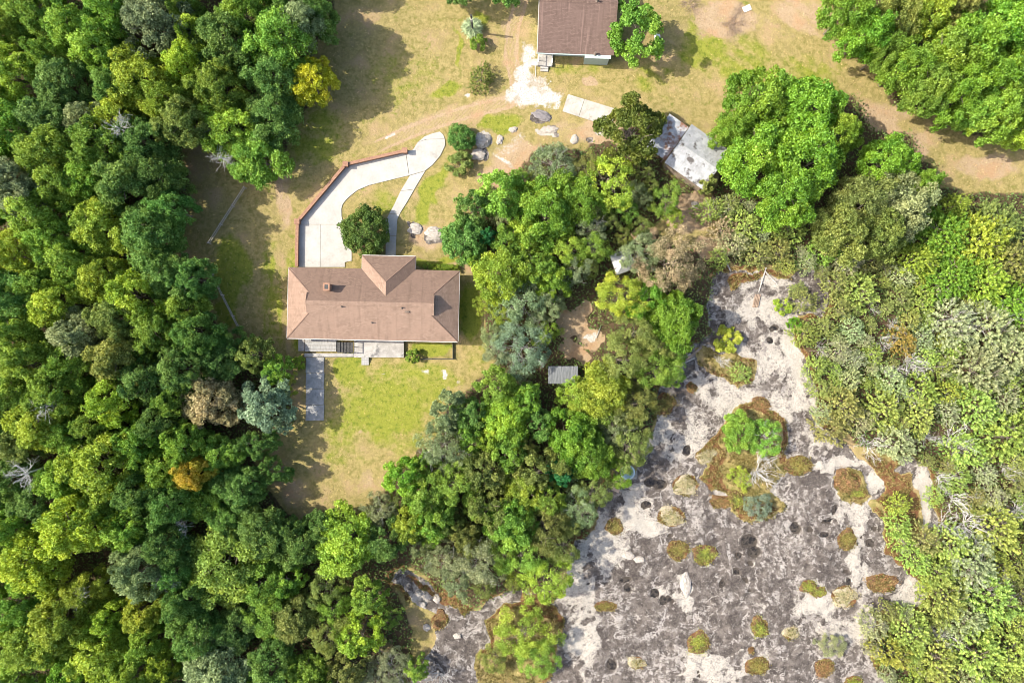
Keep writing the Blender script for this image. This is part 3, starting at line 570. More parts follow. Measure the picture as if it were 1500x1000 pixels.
# ------------------------------------------------------------------ tin-roofed barn with lean-to
bn = empty('tin_barn', W(1020, 228), 0); ang = math.atan2(-36, 51); bn.rotation_euler.z = ang
tag(bn, 'old barn with pale peeling tin gable roof and darker lean-to, half under trees', 'barn')
OB = Vector(bn.location)
def lb(px, py, h): return Matrix.Rotation(-ang, 3, 'Z') @ (Vector(W(px, py, h))-OB)
EB = 2.6; A = lb(1013,182,EB); Bp = lb(973,238,EB); C = lb(1026,281,EB)
bx0 = (A.x+Bp.x)/2; bx1 = C.x+.1; by1 = A.y; by0 = Bp.y; bm_ = (by0+by1)/2; rb = EB+.8
def tinpanels(x0, x1, yA, zA, yB, zB, mat, par, n):
    for i in range(n):
        u0 = x0+(x1-x0)*i/n+.008; u1 = x0+(x1-x0)*(i+1)/n-.008; dz = .012*random.random()
        o = poly_roof('roof_panel', [(u0,yA,zA+dz),(u1,yA,zA+dz),(u1,yB,zB+dz),(u0,yB,zB+dz)], [(0,1,2,3) if yB > yA else (0,3,2,1)], mat, par, .04)
rfb = MB().box(bx0, bx1, bm_-.05, bm_+.05, rb-.25, rb-.08).build('ridge_beam', M_oldwood, bn)
tinpanels(bx0, bx1, by0, EB, bm_-.03, rb, M_tin, bn, 6); tinpanels(bx0, bx1, by1, EB+.05, bm_-.12, rb+.08, M_tin, bn, 6)
MB().box(bx0+.2, bx1-.2, by0+.25, by1-.25, -.05, EB-.05).build('wall', M_oldwood, bn)
for x in (bx0+.2, bx1-.2):
    link('gable_board', mesh('gable_board', [(x,by0+.3,EB-.06),(x,by1-.3,EB-.06),(x,bm_,rb-.1)], [(0,1,2)]), M_oldwood, bn)
MB().box(bx0+.17, bx0+.22, bm_-1, bm_+1, 0, 2.1).build('door', M_oldwood, bn)
D0 = lb(977,176,2.1); D1 = lb(954,222,2.1)
lx0 = min(D0.x, D1.x)-.2; tinpanels(lx0, bx0-.03, by0+.5, 2.0, by1-.4, 2.35, M_tin2, bn, 3)
for x in (lx0+.2, bx0-.3):
    for y in (by0+.7, by1-.6): MB().box(x-.07, x+.07, y-.07, y+.07, -.05, 2.0).build('post', M_oldwood, bn)
# small sheds in the thicket
sh = empty('garden_shed', W(823, 548), -R_(0)); tag(sh, 'small shed with flat grey corrugated roof in the thicket beside a bare clearing', 'shed')
n = 5; M_shed = worn('shed_tin', (.10,.108,.115), (.19,.2,.21), 2, .6, (.07,.068,.068), .1, .1, (4,.4,1))
for i in range(n):
    x0 = -1.86+3.72*i/n; x1 = x0+3.72/n-.015
    vs = []; fs = []
    for j in range(17):
        x = x0+(x1-x0)*j/16; zz = .02*(j % 2); vs += [(x,-1.08,2.02+zz),(x,1.12,2.28+zz)]
        if j: fs.append((2*j-2, 2*j, 2*j+1, 2*j-1))
    o = link('roof_panel', mesh('roof_panel', vs, fs), M_shed, sh); o.modifiers.new('thickness', 'SOLIDIFY').thickness = .03
MB().box(-1.7, 1.7, -.9, .95, -.05, 2.0).build('wall', M_oldwood, sh); MB().box(-.4, .5, -.94, -.9, 0, 1.85).build('door', M_rail, sh)
wh = empty('well_house', W(909, 386), R_(20)); tag(wh, 'little hut with pale grey pyramid roof almost buried in the thicket', 'hut')
poly_roof('roof', [(-1.3,-1.3,1.9),(1.3,-1.3,1.9),(1.3,1.3,1.9),(-1.3,1.3,1.9),(0,0,2.7)], [(0,1,4),(1,2,4),(2,3,4),(3,0,4)], M_tin, wh, .06)
MB().box(-1.1, 1.1, -1.1, 1.1, -.05, 1.88).build('wall', M_oldwood, wh); MB().box(-.4, .4, -1.14, -1.1, 0, 1.7).build('door', M_rail, wh)

# ------------------------------------------------------------------ foliage
def leaf_mat(name, trans=.36, hue=.03):
    m = NT(name); oi = m.n('ObjectInfo'); at_ = m.attr('var'); lo = m.attr('lobe')
    hs = m.n('HueSaturation'); m.l(oi.outputs['Color'], hs.inputs['Color'])
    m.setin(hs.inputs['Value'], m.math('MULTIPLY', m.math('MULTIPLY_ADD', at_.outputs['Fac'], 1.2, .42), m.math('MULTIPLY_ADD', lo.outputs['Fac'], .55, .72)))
    m.setin(hs.inputs['Hue'], m.math('MULTIPLY_ADD', lo.outputs['Fac'], -hue*1.3, .5+hue*.65))
    m.setin(hs.inputs['Saturation'], m.math('MULTIPLY_ADD', at_.outputs['Fac'], -.2, 1.06))
    m.col(hs.outputs[0]).rough(.55); m.b.inputs['Specular IOR Level'].default_value = .2
    tr = m.n('BsdfTranslucent'); hs2 = m.n('HueSaturation'); m.l(hs.outputs[0], hs2.inputs['Color']); hs2.inputs['Value'].default_value = 1.5; hs2.inputs['Hue'].default_value = .485
    m.l(hs2.outputs[0], tr.inputs[0])
    mx = m.n('MixShader'); mx.inputs[0].default_value = trans; m.l(m.b.outputs[0], mx.inputs[1]); m.l(tr.outputs[0], mx.inputs[2]); m.l(mx.outputs[0], m.out.inputs[0])
    return m.m
M_leaf = leaf_mat('leaves'); M_need = leaf_mat('needles', .2, .02)
M_bark = worn('bark', (.11, .085, .065), (.24, .20, .165), 3, .95, None, .5, 0, (3, 3, .6))
M_dead = worn('dead_wood', (.42, .405, .39), (.62, .60, .58), 4, .9)
M_twig = worn('brown_twigs', (.19, .13, .09), (.36, .27, .2), 4, .95)
def unit(v): return v/np.maximum(np.linalg.norm(v, axis=-1, keepdims=True), 1e-9)
def leaf_mesh(name, P, N, L, Wd, var, lobe, D=None, g=None, fold=.12):
    n = len(P); g = g or rng
    if D is None: D = g.normal(size=(n, 3))
    N = unit(N); D = unit(D-N*np.sum(D*N, -1, keepdims=True)); Sd = np.cross(N, D)
    L = np.asarray(L).reshape(-1, 1); Wd = np.asarray(Wd).reshape(-1, 1)
    v = np.stack([P-D*L*.5, P+Sd*Wd*.5-N*L*fold, P+D*L*.5, P-Sd*Wd*.5-N*L*fold], 1).reshape(-1, 3)
    me = np_mesh(name, v, np.arange(n*4).reshape(n, 4))
    me.attributes.new('var', 'FLOAT', 'FACE').data.foreach_set('value', np.asarray(var, np.float32))
    me.attributes.new('lobe', 'FLOAT', 'FACE').data.foreach_set('value', np.asarray(lobe, np.float32))
    return me
def crown_mesh(name, seed, R, z0, z1, nl, ns, nleaf, L, flat=.55, rag=.18, spread=.35):
    """crown: lobes on an uneven dome, each a head of smaller clumps, each clump covered in leaves"""
    g = np.random.default_rng(seed); P, N, V, Lb = [], [], [], []
    ph = g.random(6)*6.28; zc = z0+(z1-z0)*.35; hz = z1-zc
    for i in range(nl):
        u = (i+.5)/nl; zz = 1-u*1.28; th = i*2.39996+g.normal()*.35
        rr = math.sqrt(max(0, 1-min(1, abs(zz))**2)); out = 1+rag*(math.sin(2*th+ph[0])+.7*math.sin(3*th+ph[1])+.6*math.sin(5*th+ph[2]))
        q = g.uniform(.66, .92); lr = R*g.uniform(.20, .34)*(1.0 if nl > 20 else 1.25)
        c = np.array([rr*math.cos(th)*R*q*out, rr*math.sin(th)*R*q*out, zc+(zz*hz*q if zz > 0 else zz*(zc-z0)*.8)+g.normal()*.12*hz])
        lv = g.random(); 
        outw = unit(np.array([rr*math.cos(th), rr*math.sin(th), .35+max(zz, 0)]))
        for j in range(ns):
            dsub = unit(g.normal(size=3)+outw*.9); sc_ = c+dsub*lr*g.uniform(.55, 1.0)*np.array([1, 1, .8]); sr = lr*g.uniform(.34, .58)
            k_ = nleaf; dl = unit(g.normal(size=(k_, 3))+outw*.55+np.array([0, 0, .45]))
            P.append(sc_+dl*sr*g.uniform(.7, 1.12, (k_, 1))*np.array([1, 1, .85])); N.append(dl*(1-spread)+np.array([0, 0, .25])+g.normal(size=(k_, 3))*spread)
            V.append(g.random(k_)); Lb.append(np.full(k_, np.clip(lv*.7+.3*g.random(), 0, 1)))
    P = np.concatenate(P); n = len(P)
    return leaf_mesh(name, P, np.concatenate(N), L*g.uniform(.65, 1.3, n), L*.62*g.uniform(.7, 1.2, n), np.concatenate(V), np.concatenate(Lb), g=g)
def plume_mesh(name, seed, R, z1, npl, nb, bl, bw, up=.6, z0=.15, jit=.35, lr=(.22, .42)):
    """cedar-like crown: many feathery sprays of narrow blades standing off a low dome"""
    g = np.random.default_rng(seed); P, N, D, V, Lb = [], [], [], [], []
    ph = g.random(4)*6.28
    for i in range(npl):
        u = (i+.5)/npl; zz = 1-u*1.05; th = i*2.39996+g.normal()*.4; rr = math.sqrt(max(0, 1-max(zz, 0)**2)); out = 1+.2*math.sin(2*th+ph[0])+.16*math.sin(5*th+ph[1])
        q = g.uniform(.55, .95); c = np.array([rr*math.cos(th)*R*q*out, rr*math.sin(th)*R*q*out, z0+max(zz, 0)*(z1-z0)*q+.1])
        dr_ = unit(np.array([rr*math.cos(th), rr*math.sin(th), up+max(zz, 0)*.6])+g.normal(size=3)*.3); ln = R*g.uniform(*lr); lv = g.random()
        t = g.random((nb, 1)); d_ = unit(dr_+g.normal(size=(nb, 3))*jit); 
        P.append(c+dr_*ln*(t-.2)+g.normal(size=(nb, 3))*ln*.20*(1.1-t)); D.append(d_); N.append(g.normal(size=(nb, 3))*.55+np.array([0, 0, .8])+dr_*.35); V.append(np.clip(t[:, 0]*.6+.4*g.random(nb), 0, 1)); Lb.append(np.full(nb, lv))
    P = np.concatenate(P); n = len(P)
    return leaf_mesh(name, P, np.concatenate(N), bl*g.uniform(.6, 1.3, n), bw*g.uniform(.7, 1.3, n), np.concatenate(V), np.concatenate(Lb), np.concatenate(D), g, .05)
def branches(name, seed, R, z1, nmain, depth=3, r0=.05, up=.7, sides=3, lean=0):
    g = random.Random(seed); mb = MB()
    def grow(p, dr_, ln, r, dp):
        pts = [p]; rad = [r]; q = p; dd = dr_
        for s_ in range(3):
            dd = (dd+Vector((g.gauss(0, .22), g.gauss(0, .22), g.gauss(0, .15)))).normalized(); q = q+dd*ln/3; pts.append(q); rad.append(r*(1-.22*(s_+1)))
        mb.tube(pts, rad, sides, False)
        if dp > 0:
            for t in range(3):
                i = 1+t % 3; nd = (dd+Vector((g.gauss(0, .6), g.gauss(0, .6), g.gauss(.05, .35)))).normalized(); grow(pts[i], nd, ln*g.uniform(.45, .7), r*.55, dp-1)
    for i in range(nmain):
        th = 2*math.pi*i/nmain+g.gauss(0, .3); ee = g.uniform(.3, 1.0)
        grow(Vector((0, 0, 0)), Vector((math.cos(th)*(1.1-up*ee*.6), math.sin(th)*(1.1-up*ee*.6), up*ee)).normalized(), R*g.uniform(.5, .72), r0*g.uniform(.7, 1.1), depth)
    return mesh(name, mb.v, mb.f)
def trunk_mesh(name, seed, R, h, r0):
    g = random.Random(seed); mb = MB(); lean = [Vector((g.gauss(0, .12)*i, g.gauss(0, .12)*i, h*.62*i/4)) for i in range(5)]
    lean[0] = Vector((0, 0, -.25)); mb.tube(lean, [r0*1.25, r0, r0*.85, r0*.65, r0*.4], 7)
    for i in range(7):
        s_ = lean[2+i % 3]; th = i*2.4+g.random(); e = Vector((math.cos(th)*R*g.uniform(.45, .75), math.sin(th)*R*g.uniform(.45, .75), s_.z+h*g.uniform(.1, .3)))
        mid = s_.lerp(e, .5)+Vector((0, 0, h*.04)); mb.tube([s_, mid, e], [r0*.42, r0*.26, r0*.1], 5)
        for j in range(2):
            e2_ = mid+Vector((g.gauss(0, R*.22), g.gauss(0, R*.22), h*.13)); mb.tube([mid, e2_], [r0*.2, r0*.06], 4)
    return mesh(name, mb.v, mb.f)
PROTO = {}
# broad tall trees, R 4.2 H 13
PROTO['oak'] = ([crown_mesh('crown', 100+i, 4.2, 2.2, 9.8, 52, 9, 46, .33, spread=.72) for i in range(6)], [trunk_mesh('trunk', i, 4.2, 9.6, .24) for i in range(3)], 4.2, 9.8, M_leaf)
# thicket trees, R 2.6 H 6.5
PROTO['small'] = ([crown_mesh('crown', 200+i, 2.6, .9, 6.5, 30, 8, 52, .25, rag=.13, spread=.7) for i in range(6)], [trunk_mesh('trunk', 10+i, 2.6, 6.5, .13) for i in range(3)], 2.6, 6.5, M_leaf)
# fine-leaved, looser trees
PROTO['fine'] = ([crown_mesh('crown', 300+i, 2.6, .6, 6, 30, 9, 42, .15, rag=.2, spread=.55) for i in range(5)], [trunk_mesh('trunk', 20+i, 2.6, 6, .12) for i in range(3)], 2.6, 6, M_leaf)
# round dense bushes R 1.6 H 2.6
PROTO['bush'] = ([crown_mesh('foliage', 400+i, 1.6, .15, 2.6, 24, 8, 60, .18, rag=.06, spread=.65) for i in range(4)], [trunk_mesh('stem', 30+i, 1.6, 2.6, .06) for i in range(2)], 1.6, 2.6, M_leaf)
# feathery cedar scrub R 2.2 H 3.4
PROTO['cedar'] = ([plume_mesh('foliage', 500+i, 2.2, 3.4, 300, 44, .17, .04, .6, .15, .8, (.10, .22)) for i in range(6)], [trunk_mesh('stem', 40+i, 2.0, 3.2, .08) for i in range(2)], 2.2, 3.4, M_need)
# large plumed trees R 4 H 9
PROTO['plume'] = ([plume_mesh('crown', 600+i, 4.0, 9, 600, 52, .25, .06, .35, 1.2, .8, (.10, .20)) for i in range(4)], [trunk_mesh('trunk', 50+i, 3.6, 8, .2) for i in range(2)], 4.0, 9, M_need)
PROTO['ball'] = ([crown_mesh('foliage', 450+i, 2.6, .1, 3.6, 70, 7, 44, .19, rag=.03, spread=.45) for i in range(2)], [trunk_mesh('stem', 60, 2.4, 3.4, .08)], 2.45, 3.6, M_leaf)
DEAD = [branches('branches', 700+i, 2.0, 2, 13, 3, .042) for i in range(5)]
TWIGS = [branches('bare_twigs', 750+i, 2.3, 2, 7, 3, .022) for i in range(3)]
C = dict(oo=(.34,.23,.04), dg=(.135,.258,.048), mg=(.20,.34,.036), bg=(.17,.32,.022), lg=(.28,.40,.032), yg=(.33,.42,.032), ye=(.42,.43,.012), og=(.50,.41,.03), ol=(.21,.255,.055), br=(.34,.29,.15), sg=(.235,.295,.13), bl=(.20,.285,.165), em=(.04,.21,.06))
CW = dict(oo='rusty orange', dg='deep green', mg='mid green', bg='bright green', lg='light green', yg='yellow-green', ye='yellow', og='orange-yellow', ol='olive green', br='tan-brown', sg='grey-green', bl='blue-green', em='emerald green')
TREES = []
MARK = {'in the clump': [(1090,190,'beside the tin barn'),(1180,140,'toward the open field'),(1165,275,'above the scrub'),(1310,240,'by the mown strip')], 'in the grove across the mown strip': [(1250,40,'at the field corner'),(1345,130,'overhanging the strip'),(1470,180,'at the strip bend'),(1450,50,'deep inside')], 'in the lower stand': [(1380,320,'facing the clump'),(1470,330,'facing the mown strip'),(1430,420,'above the pale scrub')],
 'in the wood': [(455,120,'near the yellow tree'),(330,310,'behind the rail fence'),(288,690,'near the orange-yellow tree'),(389,590,'near the blue-green tree'),(20,698,'around the leaning snag'),(160,180,'around the twin-forked snag'),(50,50,'far from any clearing'),(230,860,'around the short snag'),(400,900,'toward the small grey pool'),(60,400,'far behind the fence'),(112,772,'beside the big yellow-green crown'),(334,822,'beside the broadest crown'),(150,680,'around the wide light green crown'),(306,588,'beside the tan-brown tree'),(60,220,'behind the twin-forked snag'),(150,520,'between fence and leaning snag')],
 'in the thicket': [(825,548,'near the corrugated shed'),(560,740,'at the lawn corner'),(690,320,'above the house end'),(790,400,'beside the hidden hut'),(940,450,'at the rock head'),(890,640,'along the rock rim'),(720,830,'above the grey pool'),(660,640,'along the back lawn'),(520,900,'beside the small grey pool')],
 'in the scrub': [(1120,350,'behind the rock head'),(1320,500,'near the orange bush'),(1240,600,'along the rock edge'),(1450,500,'under the big feathery trees'),(1350,730,'around the white rock finger'),(1340,920,'beside the lower rock'),(1460,700,'deep among dead shrubs'),(1450,920,'deep in the lower slope')]}
def tree(px, py, r, cl, kind='oak', h=None, label=None, cat='tree', group=None, name=None, twig=0, zone=''):
    rm = r/S; H_ = {'oak': 5.2+rm*1.25, 'small': 2.6+rm*1.55, 'fine': 2.2+rm*1.5, 'bush': .5+rm*1.35, 'ball': .8+rm*1.2, 'cedar': .9+rm*1.0, 'plume': 3.4+rm*1.35}[kind] if h is None else h
    H_ *= random.uniform(.92, 1.08)
    if kind == 'oak' and h is None and ((px > 290 and py > 480) or (px > 320 and 140 < py < 300)): H_ *= .70
    cm, tm, R0, H0, mat = PROTO[kind]; f = 1-.62*H_/CAMH
    x, y = (px-750)/S*f, (500-py)/S*f; bx, by = 750+x*S, 500-y*S
    nm = name or {'oak': 'broadleaf_tree', 'small': 'small_tree', 'fine': 'small_tree', 'bush': 'shrub', 'ball': 'shrub', 'cedar': 'cedar_shrub', 'plume': 'large_cedar'}[kind]
    t = empty(nm, (x, y, zg(bx, by)-.03), random.uniform(0, 6.28)); s_ = rm*f/R0*random.uniform(.94, 1.05); t.scale = (s_*random.uniform(.94, 1.06), s_, H_/H0)
    ccol = {'sg': (.31, .355, .16), 'lg': (.275, .365, .065), 'yg': (.32, .375, .05), 'ol': (.26, .29, .075)}.get(cl, C[cl]) if kind == 'cedar' else C[cl]; j = [random.uniform(.84, 1.18) for _ in range(3)]; bb = random.uniform(.88, 1.14)
    o = link('crown' if kind in ('oak', 'small', 'fine', 'plume') else 'foliage', random.choice(cm), mat, t); o.color = tuple(min(1, ccol[i]*bb*(1+(j[i]-1)*.5)) for i in range(3))+(1,)
    link('trunk' if kind in ('oak', 'small', 'fine', 'plume') else 'stem', random.choice(tm), M_bark, t)
    if twig:
        w = link('bare_twigs', random.choice(TWIGS), M_dead, t); w.location.z = H0*.42; w.scale = (R0/2.1*twig, R0/2.1*twig, H0/3.2)
    big = {'oak': 36, 'small': 29, 'fine': 29, 'bush': 18, 'ball': 18, 'cedar': 24, 'plume': 44}[kind]; sz = 'broad' if r > big else 'slim'
    kw = {'oak': 'broadleaf tree', 'small': 'leafy tree', 'fine': 'fine-leaved tree', 'bush': 'rounded shrub', 'ball': 'rounded shrub', 'cedar': 'feathery shrub', 'plume': 'large feathery tree'}[kind]
    tw = ' with grey twigs' if twig else ''
    if not label:
        nr = min(MARK[zone], key=lambda q_: math.hypot(px-q_[0], py-q_[1]))[2] if zone in MARK else ''
        label = f'{sz} {CW[cl]} {kw}{tw} {zone} {nr}'.strip(); group = label.replace('tree', 'trees', 1).replace('shrub', 'shrubs', 1)
    tag(t, label, cat, group)
    TREES.append((px, py, r)); return t
ZW = 'in the wood'
for px, py, r, cl in [(25,110,38,'lg'),(60,20,36,'mg'),(110,45,36,'mg'),(165,25,38,'mg'),(145,75,36,'mg'),(232,40,42,'sg'),(290,50,28,'lg'),(332,65,40,'dg'),(360,22,36,'mg'),(208,118,40,'yg'),(250,150,36,'lg'),
   (95,125,40,'dg'),(170,130,30,'dg'),(75,182,38,'dg'),(130,180,28,'sg'),(20,190,36,'mg'),(150,218,40,'mg'),(80,228,38,'mg'),(215,208,35,'dg'),(270,182,34,'ol'),(318,128,38,'mg'),(335,185,42,'lg'),(378,232,40,'mg'),
   (410,60,44,'mg'),(442,38,34,'sg'),(468,28,28,'dg'),(400,112,36,'dg'),(402,172,40,'dg'),(28,278,40,'sg'),(95,268,36,'mg'),(58,312,38,'mg'),(24,370,38,'yg'),(132,262,34,'mg'),(190,270,40,'dg'),(238,262,34,'dg'),
   (250,305,30,'dg'),(150,335,38,'lg'),(220,345,44,'dg'),(75,348,34,'mg'),(108,384,34,'mg'),(20,432,38,'dg'),(55,418,30,'mg'),(86,446,36,'yg'),(152,408,34,'lg'),(200,436,38,'lg'),(250,408,36,'dg'),(284,408,28,'dg'),
   (172,470,38,'ol'),(116,492,36,'sg'),(25,490,36,'mg'),(230,482,38,'mg'),(290,492,34,'dg'),(45,530,38,'mg'),(18,582,36,'mg'),(110,532,36,'mg'),(175,522,40,'ol'),(216,556,34,'dg'),(268,540,36,'dg'),(320,522,34,'dg'),
   (85,572,36,'mg'),(164,588,34,'yg'),(62,620,38,'lg'),(30,652,30,'ol'),(104,640,30,'mg'),(150,680,50,'lg'),(232,622,26,'dg'),(240,688,32,'mg'),(325,665,30,'mg'),(58,732,34,'dg'),(248,738,34,'dg'),(300,735,30,'mg'),
   (352,712,34,'dg'),(112,772,48,'yg'),(188,770,36,'mg'),(50,822,44,'yg'),(18,772,30,'mg'),(34,882,34,'mg'),(132,862,30,'lg'),(206,836,38,'sg'),(246,800,30,'dg'),(334,822,58,'mg'),(216,896,30,'lg'),(92,912,42,'lg'),
   (58,942,40,'mg'),(152,952,42,'lg'),(240,972,24,'yg'),(318,982,48,'sg'),(24,984,36,'mg'),(105,988,28,'bg'),(382,782,38,'dg'),(388,855,36,'mg'),(395,905,32,'mg'),(428,905,32,'ol'),(450,985,30,'mg'),(396,975,36,'dg'),(440,800,30,'dg'),(272,880,30,'dg'),(200,985,30,'mg')]:
    tree(px, py, r, cl, 'oak', zone=ZW)
tree(455, 120, 31, 'ye', 'oak', 7.5, 'round yellow-leaved tree at the wood edge beside the shaded grass', group=None)
tree(286, 692, 24, 'og', 'oak', 9, 'tree turning orange-yellow among green ones near the dry lawn corner')
tree(306, 586, 40, 'br', 'oak', 7, 'tan-brown leaved tree next to the blue-green one')
tree(389, 590, 40, 'bl', 'small', 6.5, 'blue-green round tree shading the garden walk')
ZT = 'in the thicket'
th = [(505,795,42,'lg','small'),(562,792,30,'dg','small'),(526,930,32,'lg','small'),(540,872,25,'mg','small'),(600,772,28,'lg','small'),(650,822,27,'sg','fine'),(702,820,34,'sg','fine'),(745,772,34,'mg','small'),
  (625,760,30,'mg','small'),(682,786,22,'ol','small'),(722,750,30,'ol','small'),(730,570,30,'mg','small'),(655,602,28,'sg','small'),(690,605,27,'dg','small'),(742,612,36,'lg','small'),(650,652,34,'sg','fine'),(690,642,22,'mg','small'),
  (746,662,30,'mg','small'),(592,702,30,'bg','small'),(622,728,32,'mg','small'),(664,708,32,'mg','fine'),(712,692,30,'ol','small'),(556,748,25,'sg','fine'),(640,752,28,'mg','small'),(690,800,22,'ol','fine'),(790,688,34,'ol','small'),
  (838,640,36,'bg','small'),(862,660,36,'bg','small'),(822,692,22,'em','small'),(752,760,32,'mg','small'),(800,772,34,'ol','fine'),(848,742,30,'sg','fine'),(800,848,36,'lg','fine'),(822,800,28,'ol','fine'),(768,810,32,'mg','fine'),
  (880,575,38,'lg','small'),(930,592,30,'ol','fine'),(900,622,26,'sg','fine'),(922,652,34,'ol','fine'),(960,540,30,'mg','fine'),(912,532,34,'ol','fine'),(984,545,20,'mg','fine'),(940,370,28,'sg','fine'),(950,440,28,'bg','small'),
  (988,468,38,'bg','small'),(912,434,34,'yg','fine'),(932,484,30,'ol','fine'),(735,285,34,'mg','small'),(694,305,26,'dg','small'),(680,350,32,'dg','ball'),(716,346,14,'em','small'),(746,352,24,'mg','small'),
  (800,312,42,'bg','small'),(846,292,38,'bg','small'),(770,345,26,'lg','small'),(830,362,30,'lg','fine'),(870,362,24,'mg','fine'),(738,402,38,'lg','small'),(782,392,30,'mg','small'),(762,440,34,'sg','fine'),(810,412,28,'bg','small'),
  (838,396,24,'sg','fine'),(862,335,24,'sg','fine'),(874,310,22,'ol','fine'),(975,292,22,'mg','fine'),(988,316,14,'lg','fine'),(955,510,24,'ol','fine'),(790,618,22,'dg','small'),(800,730,26,'mg','small'),
  (770,720,26,'lg','small'),(720,640,22,'lg','small'),(770,590,24,'mg','small'),(840,580,26,'lg','fine'),(880,605,24,'mg','fine'),(905,690,22,'bg','fine'),(870,720,26,'ol','fine'),(700,740,24,'mg','fine'),(660,770,24,'ol','fine'),(735,812,24,'mg','fine'),(478,860,28,'ol','fine'),(480,930,30,'ol','fine'),(420,850,26,'mg','small'),(620,680,16,'mg','small'),(505,985,28,'ol','small'),(468,1012,28,'mg','small'),(488,890,22,'mg','fine'),(372,520,28,'ol','small'),(402,542,22,'mg','small'),(345,502,22,'dg','small'),(378,652,24,'dg','small'),(472,772,24,'dg','small'),(425,775,22,'dg','small'),(420,565,14,'lg','fine'),(405,690,18,'dg','small')]
for px, py, r, cl, kd in th: tree(px, py, r, cl, 'oak' if (kd == 'small' and r > 35) else kd, 4.0+r*.075 if (kd == 'small' and r > 35) else None, zone=ZT, twig=(1 if cl == 'sg' and kd == 'fine' else 0))
tree(893, 266, 40, 'yg', 'fine', 7.5, 'olive-yellow tree beside the dark conifer and bright green trees')
tree(928, 190, 46, 'ol', 'small', 8.5, 'dark dense tree between the cream slab and tin barn').children[0].color = (.12, .155, .02, 1)
tree(810, 240, 31, 'sg', 'fine', 5, 'grey-green twiggy tree at the edge of the dry stony slope', twig=1)
tree(985, 385, 44, 'br', 'fine', 7, 'broad tan-brown tree at the head of the bare rock')
tree(765, 510, 40, 'bl', 'fine', 6.5, 'silvery grey-green tree beside the bare orange clearing', twig=1).children[0].color = (.25, .32, .21, 1)
tree(937, 45, 40, 'mg', 'small', 7.5, 'leafy tree beside the dark-roofed house shading a white tank')
tree(534, 338, 33, 'mg', 'ball', 3.6, 'large dark round bush beside the front path and driveway', 'shrub').children[0].color = (.10, .17, .025, 1)
tree(705, 112, 22, 'ol', 'cedar', 2.2, 'round spiky olive bush beside the white gravel', 'shrub').children[0].color = (.15, .19, .03, 1)
tree(676, 200, 17, 'dg', 'ball', 2.4, 'dark green bush at the end of the driveway by white rock', 'shrub')
tree(674, 238, 18, 'ol', 'bush', 1.7, 'olive-brown low bush below the dark bush by white rock', 'shrub')
tree(437, 532, 10, 'lg', 'bush', 1.4, 'small light green bush beside the garden walk', 'shrub')
tree(605, 522, 10, 'mg', 'bush', 1.3, 'small dark bush at the corner of the patio', 'shrub')
for i in range(6): tree(627+i*8.2, 391.5+i*.3, 6.5, 'lg', 'bush', .9, 'low light green shrub in the row under the front eaves', 'shrub', 'front hedge shrubs')
tree(736, -22, 26, 'dg', 'small', 6, 'dark tree overhanging the top of the dirt track'); tree(672, -24, 26, 'dg', 'small', 7, 'dark tree behind the pale strappy plant')
tree(1035, 269, 14, 'ol', 'bush', 3.6, 'shrub growing against the low corner of the tin roof', 'shrub')
ZN = 'in the clump'
for px, py, r, cl in [(1112,150,44,'bg'),(1178,165,50,'bg'),(1105,225,50,'bg'),(1180,235,54,'bg'),(1226,196,30,'bg'),(1150,285,42,'bg'),(1075,190,26,'bg'),(1300,236,34,'bg'),(1350,268,18,'bg')]: tree(px, py, r, cl, 'oak', 7.5+r*.04, zone=ZN)
for px, py, r, cl in [(1318,302,46,'sg'),(1262,300,42,'ol'),(1232,340,38,'ol'),(1290,340,34,'ol')]: tree(px, py, r, cl, 'oak', 7+r*.03, zone=ZN)
ZR = 'in the lower stand'
for px, py, r, cl in [(1385,345,46,'bg'),(1440,350,50,'lg'),(1402,402,42,'bg'),(1470,326,38,'ol'),(1492,385,42,'ol'),(1450,410,36,'lg'),(1405,300,20,'lg'),(1495,440,30,'bg'),(1350,380,30,'lg')]: tree(px, py, r, cl, 'plume', 6.5, zone=ZR)
ZE = 'in the grove across the mown strip'
for px, py, r, cl in [(1268,52,34,'bg'),(1240,18,34,'bg'),(1310,28,36,'ol'),(1352,20,34,'lg'),(1376,88,46,'bg'),(1328,98,34,'bg'),(1422,60,44,'bg'),(1470,40,48,'bg'),(1440,122,40,'bg'),(1355,130,30,'mg'),(1402,138,34,'bg'),(1458,165,38,'lg'),(1490,120,36,'mg'),
    (1505,180,32,'lg'),(1425,165,24,'mg'),(1402,10,32,'ol'),(1292,78,22,'mg'),(1510,70,36,'bg')]: tree(px, py, r, cl, 'oak', 8+r*.03, zone=ZE)
# shrubs standing on the rock
tree(1066, 496, 20, 'yg', 'bush', 1.6, 'bushy lime green shrub on bare rock beside old timbers', 'shrub'); tree(1086, 546, 18, 'lg', 'cedar', 1.2, 'light green feathery shrub on rock below the lime one', 'shrub')
tree(1088, 632, 28, 'mg', 'small', 3.2, 'dense green tree on the rock island next to dead branches'); tree(1122, 640, 27, 'mg', 'fine', 3.0, 'looser grey-tinged tree on the rock island', twig=1)
tree(1112, 742, 20, 'bl', 'fine', 1.8, 'pale grey-green low shrub on the rock island end', 'shrub', twig=1); tree(1085, 700, 16, 'lg', 'fine', 1.8, 'light green shrub beside red moss on the rock island', 'shrub')
tree(1219, 945, 19, 'sg', 'fine', 1.5, 'solitary grey-green shrub on white rock', 'shrub', twig=1); tree(1148, 450, 12, 'lg', 'bush', 1.1, 'small bush beside a pale stone at the rock head', 'shrub')
tree(1170, 425, 14, 'ol', 'cedar', .9, 'low sprawling shrub on grey rock near the scrub', 'shrub'); tree(1165, 475, 11, 'bg', 'bush', 1.2, 'little bright green shrub at the scrub edge of the rock', 'shrub')
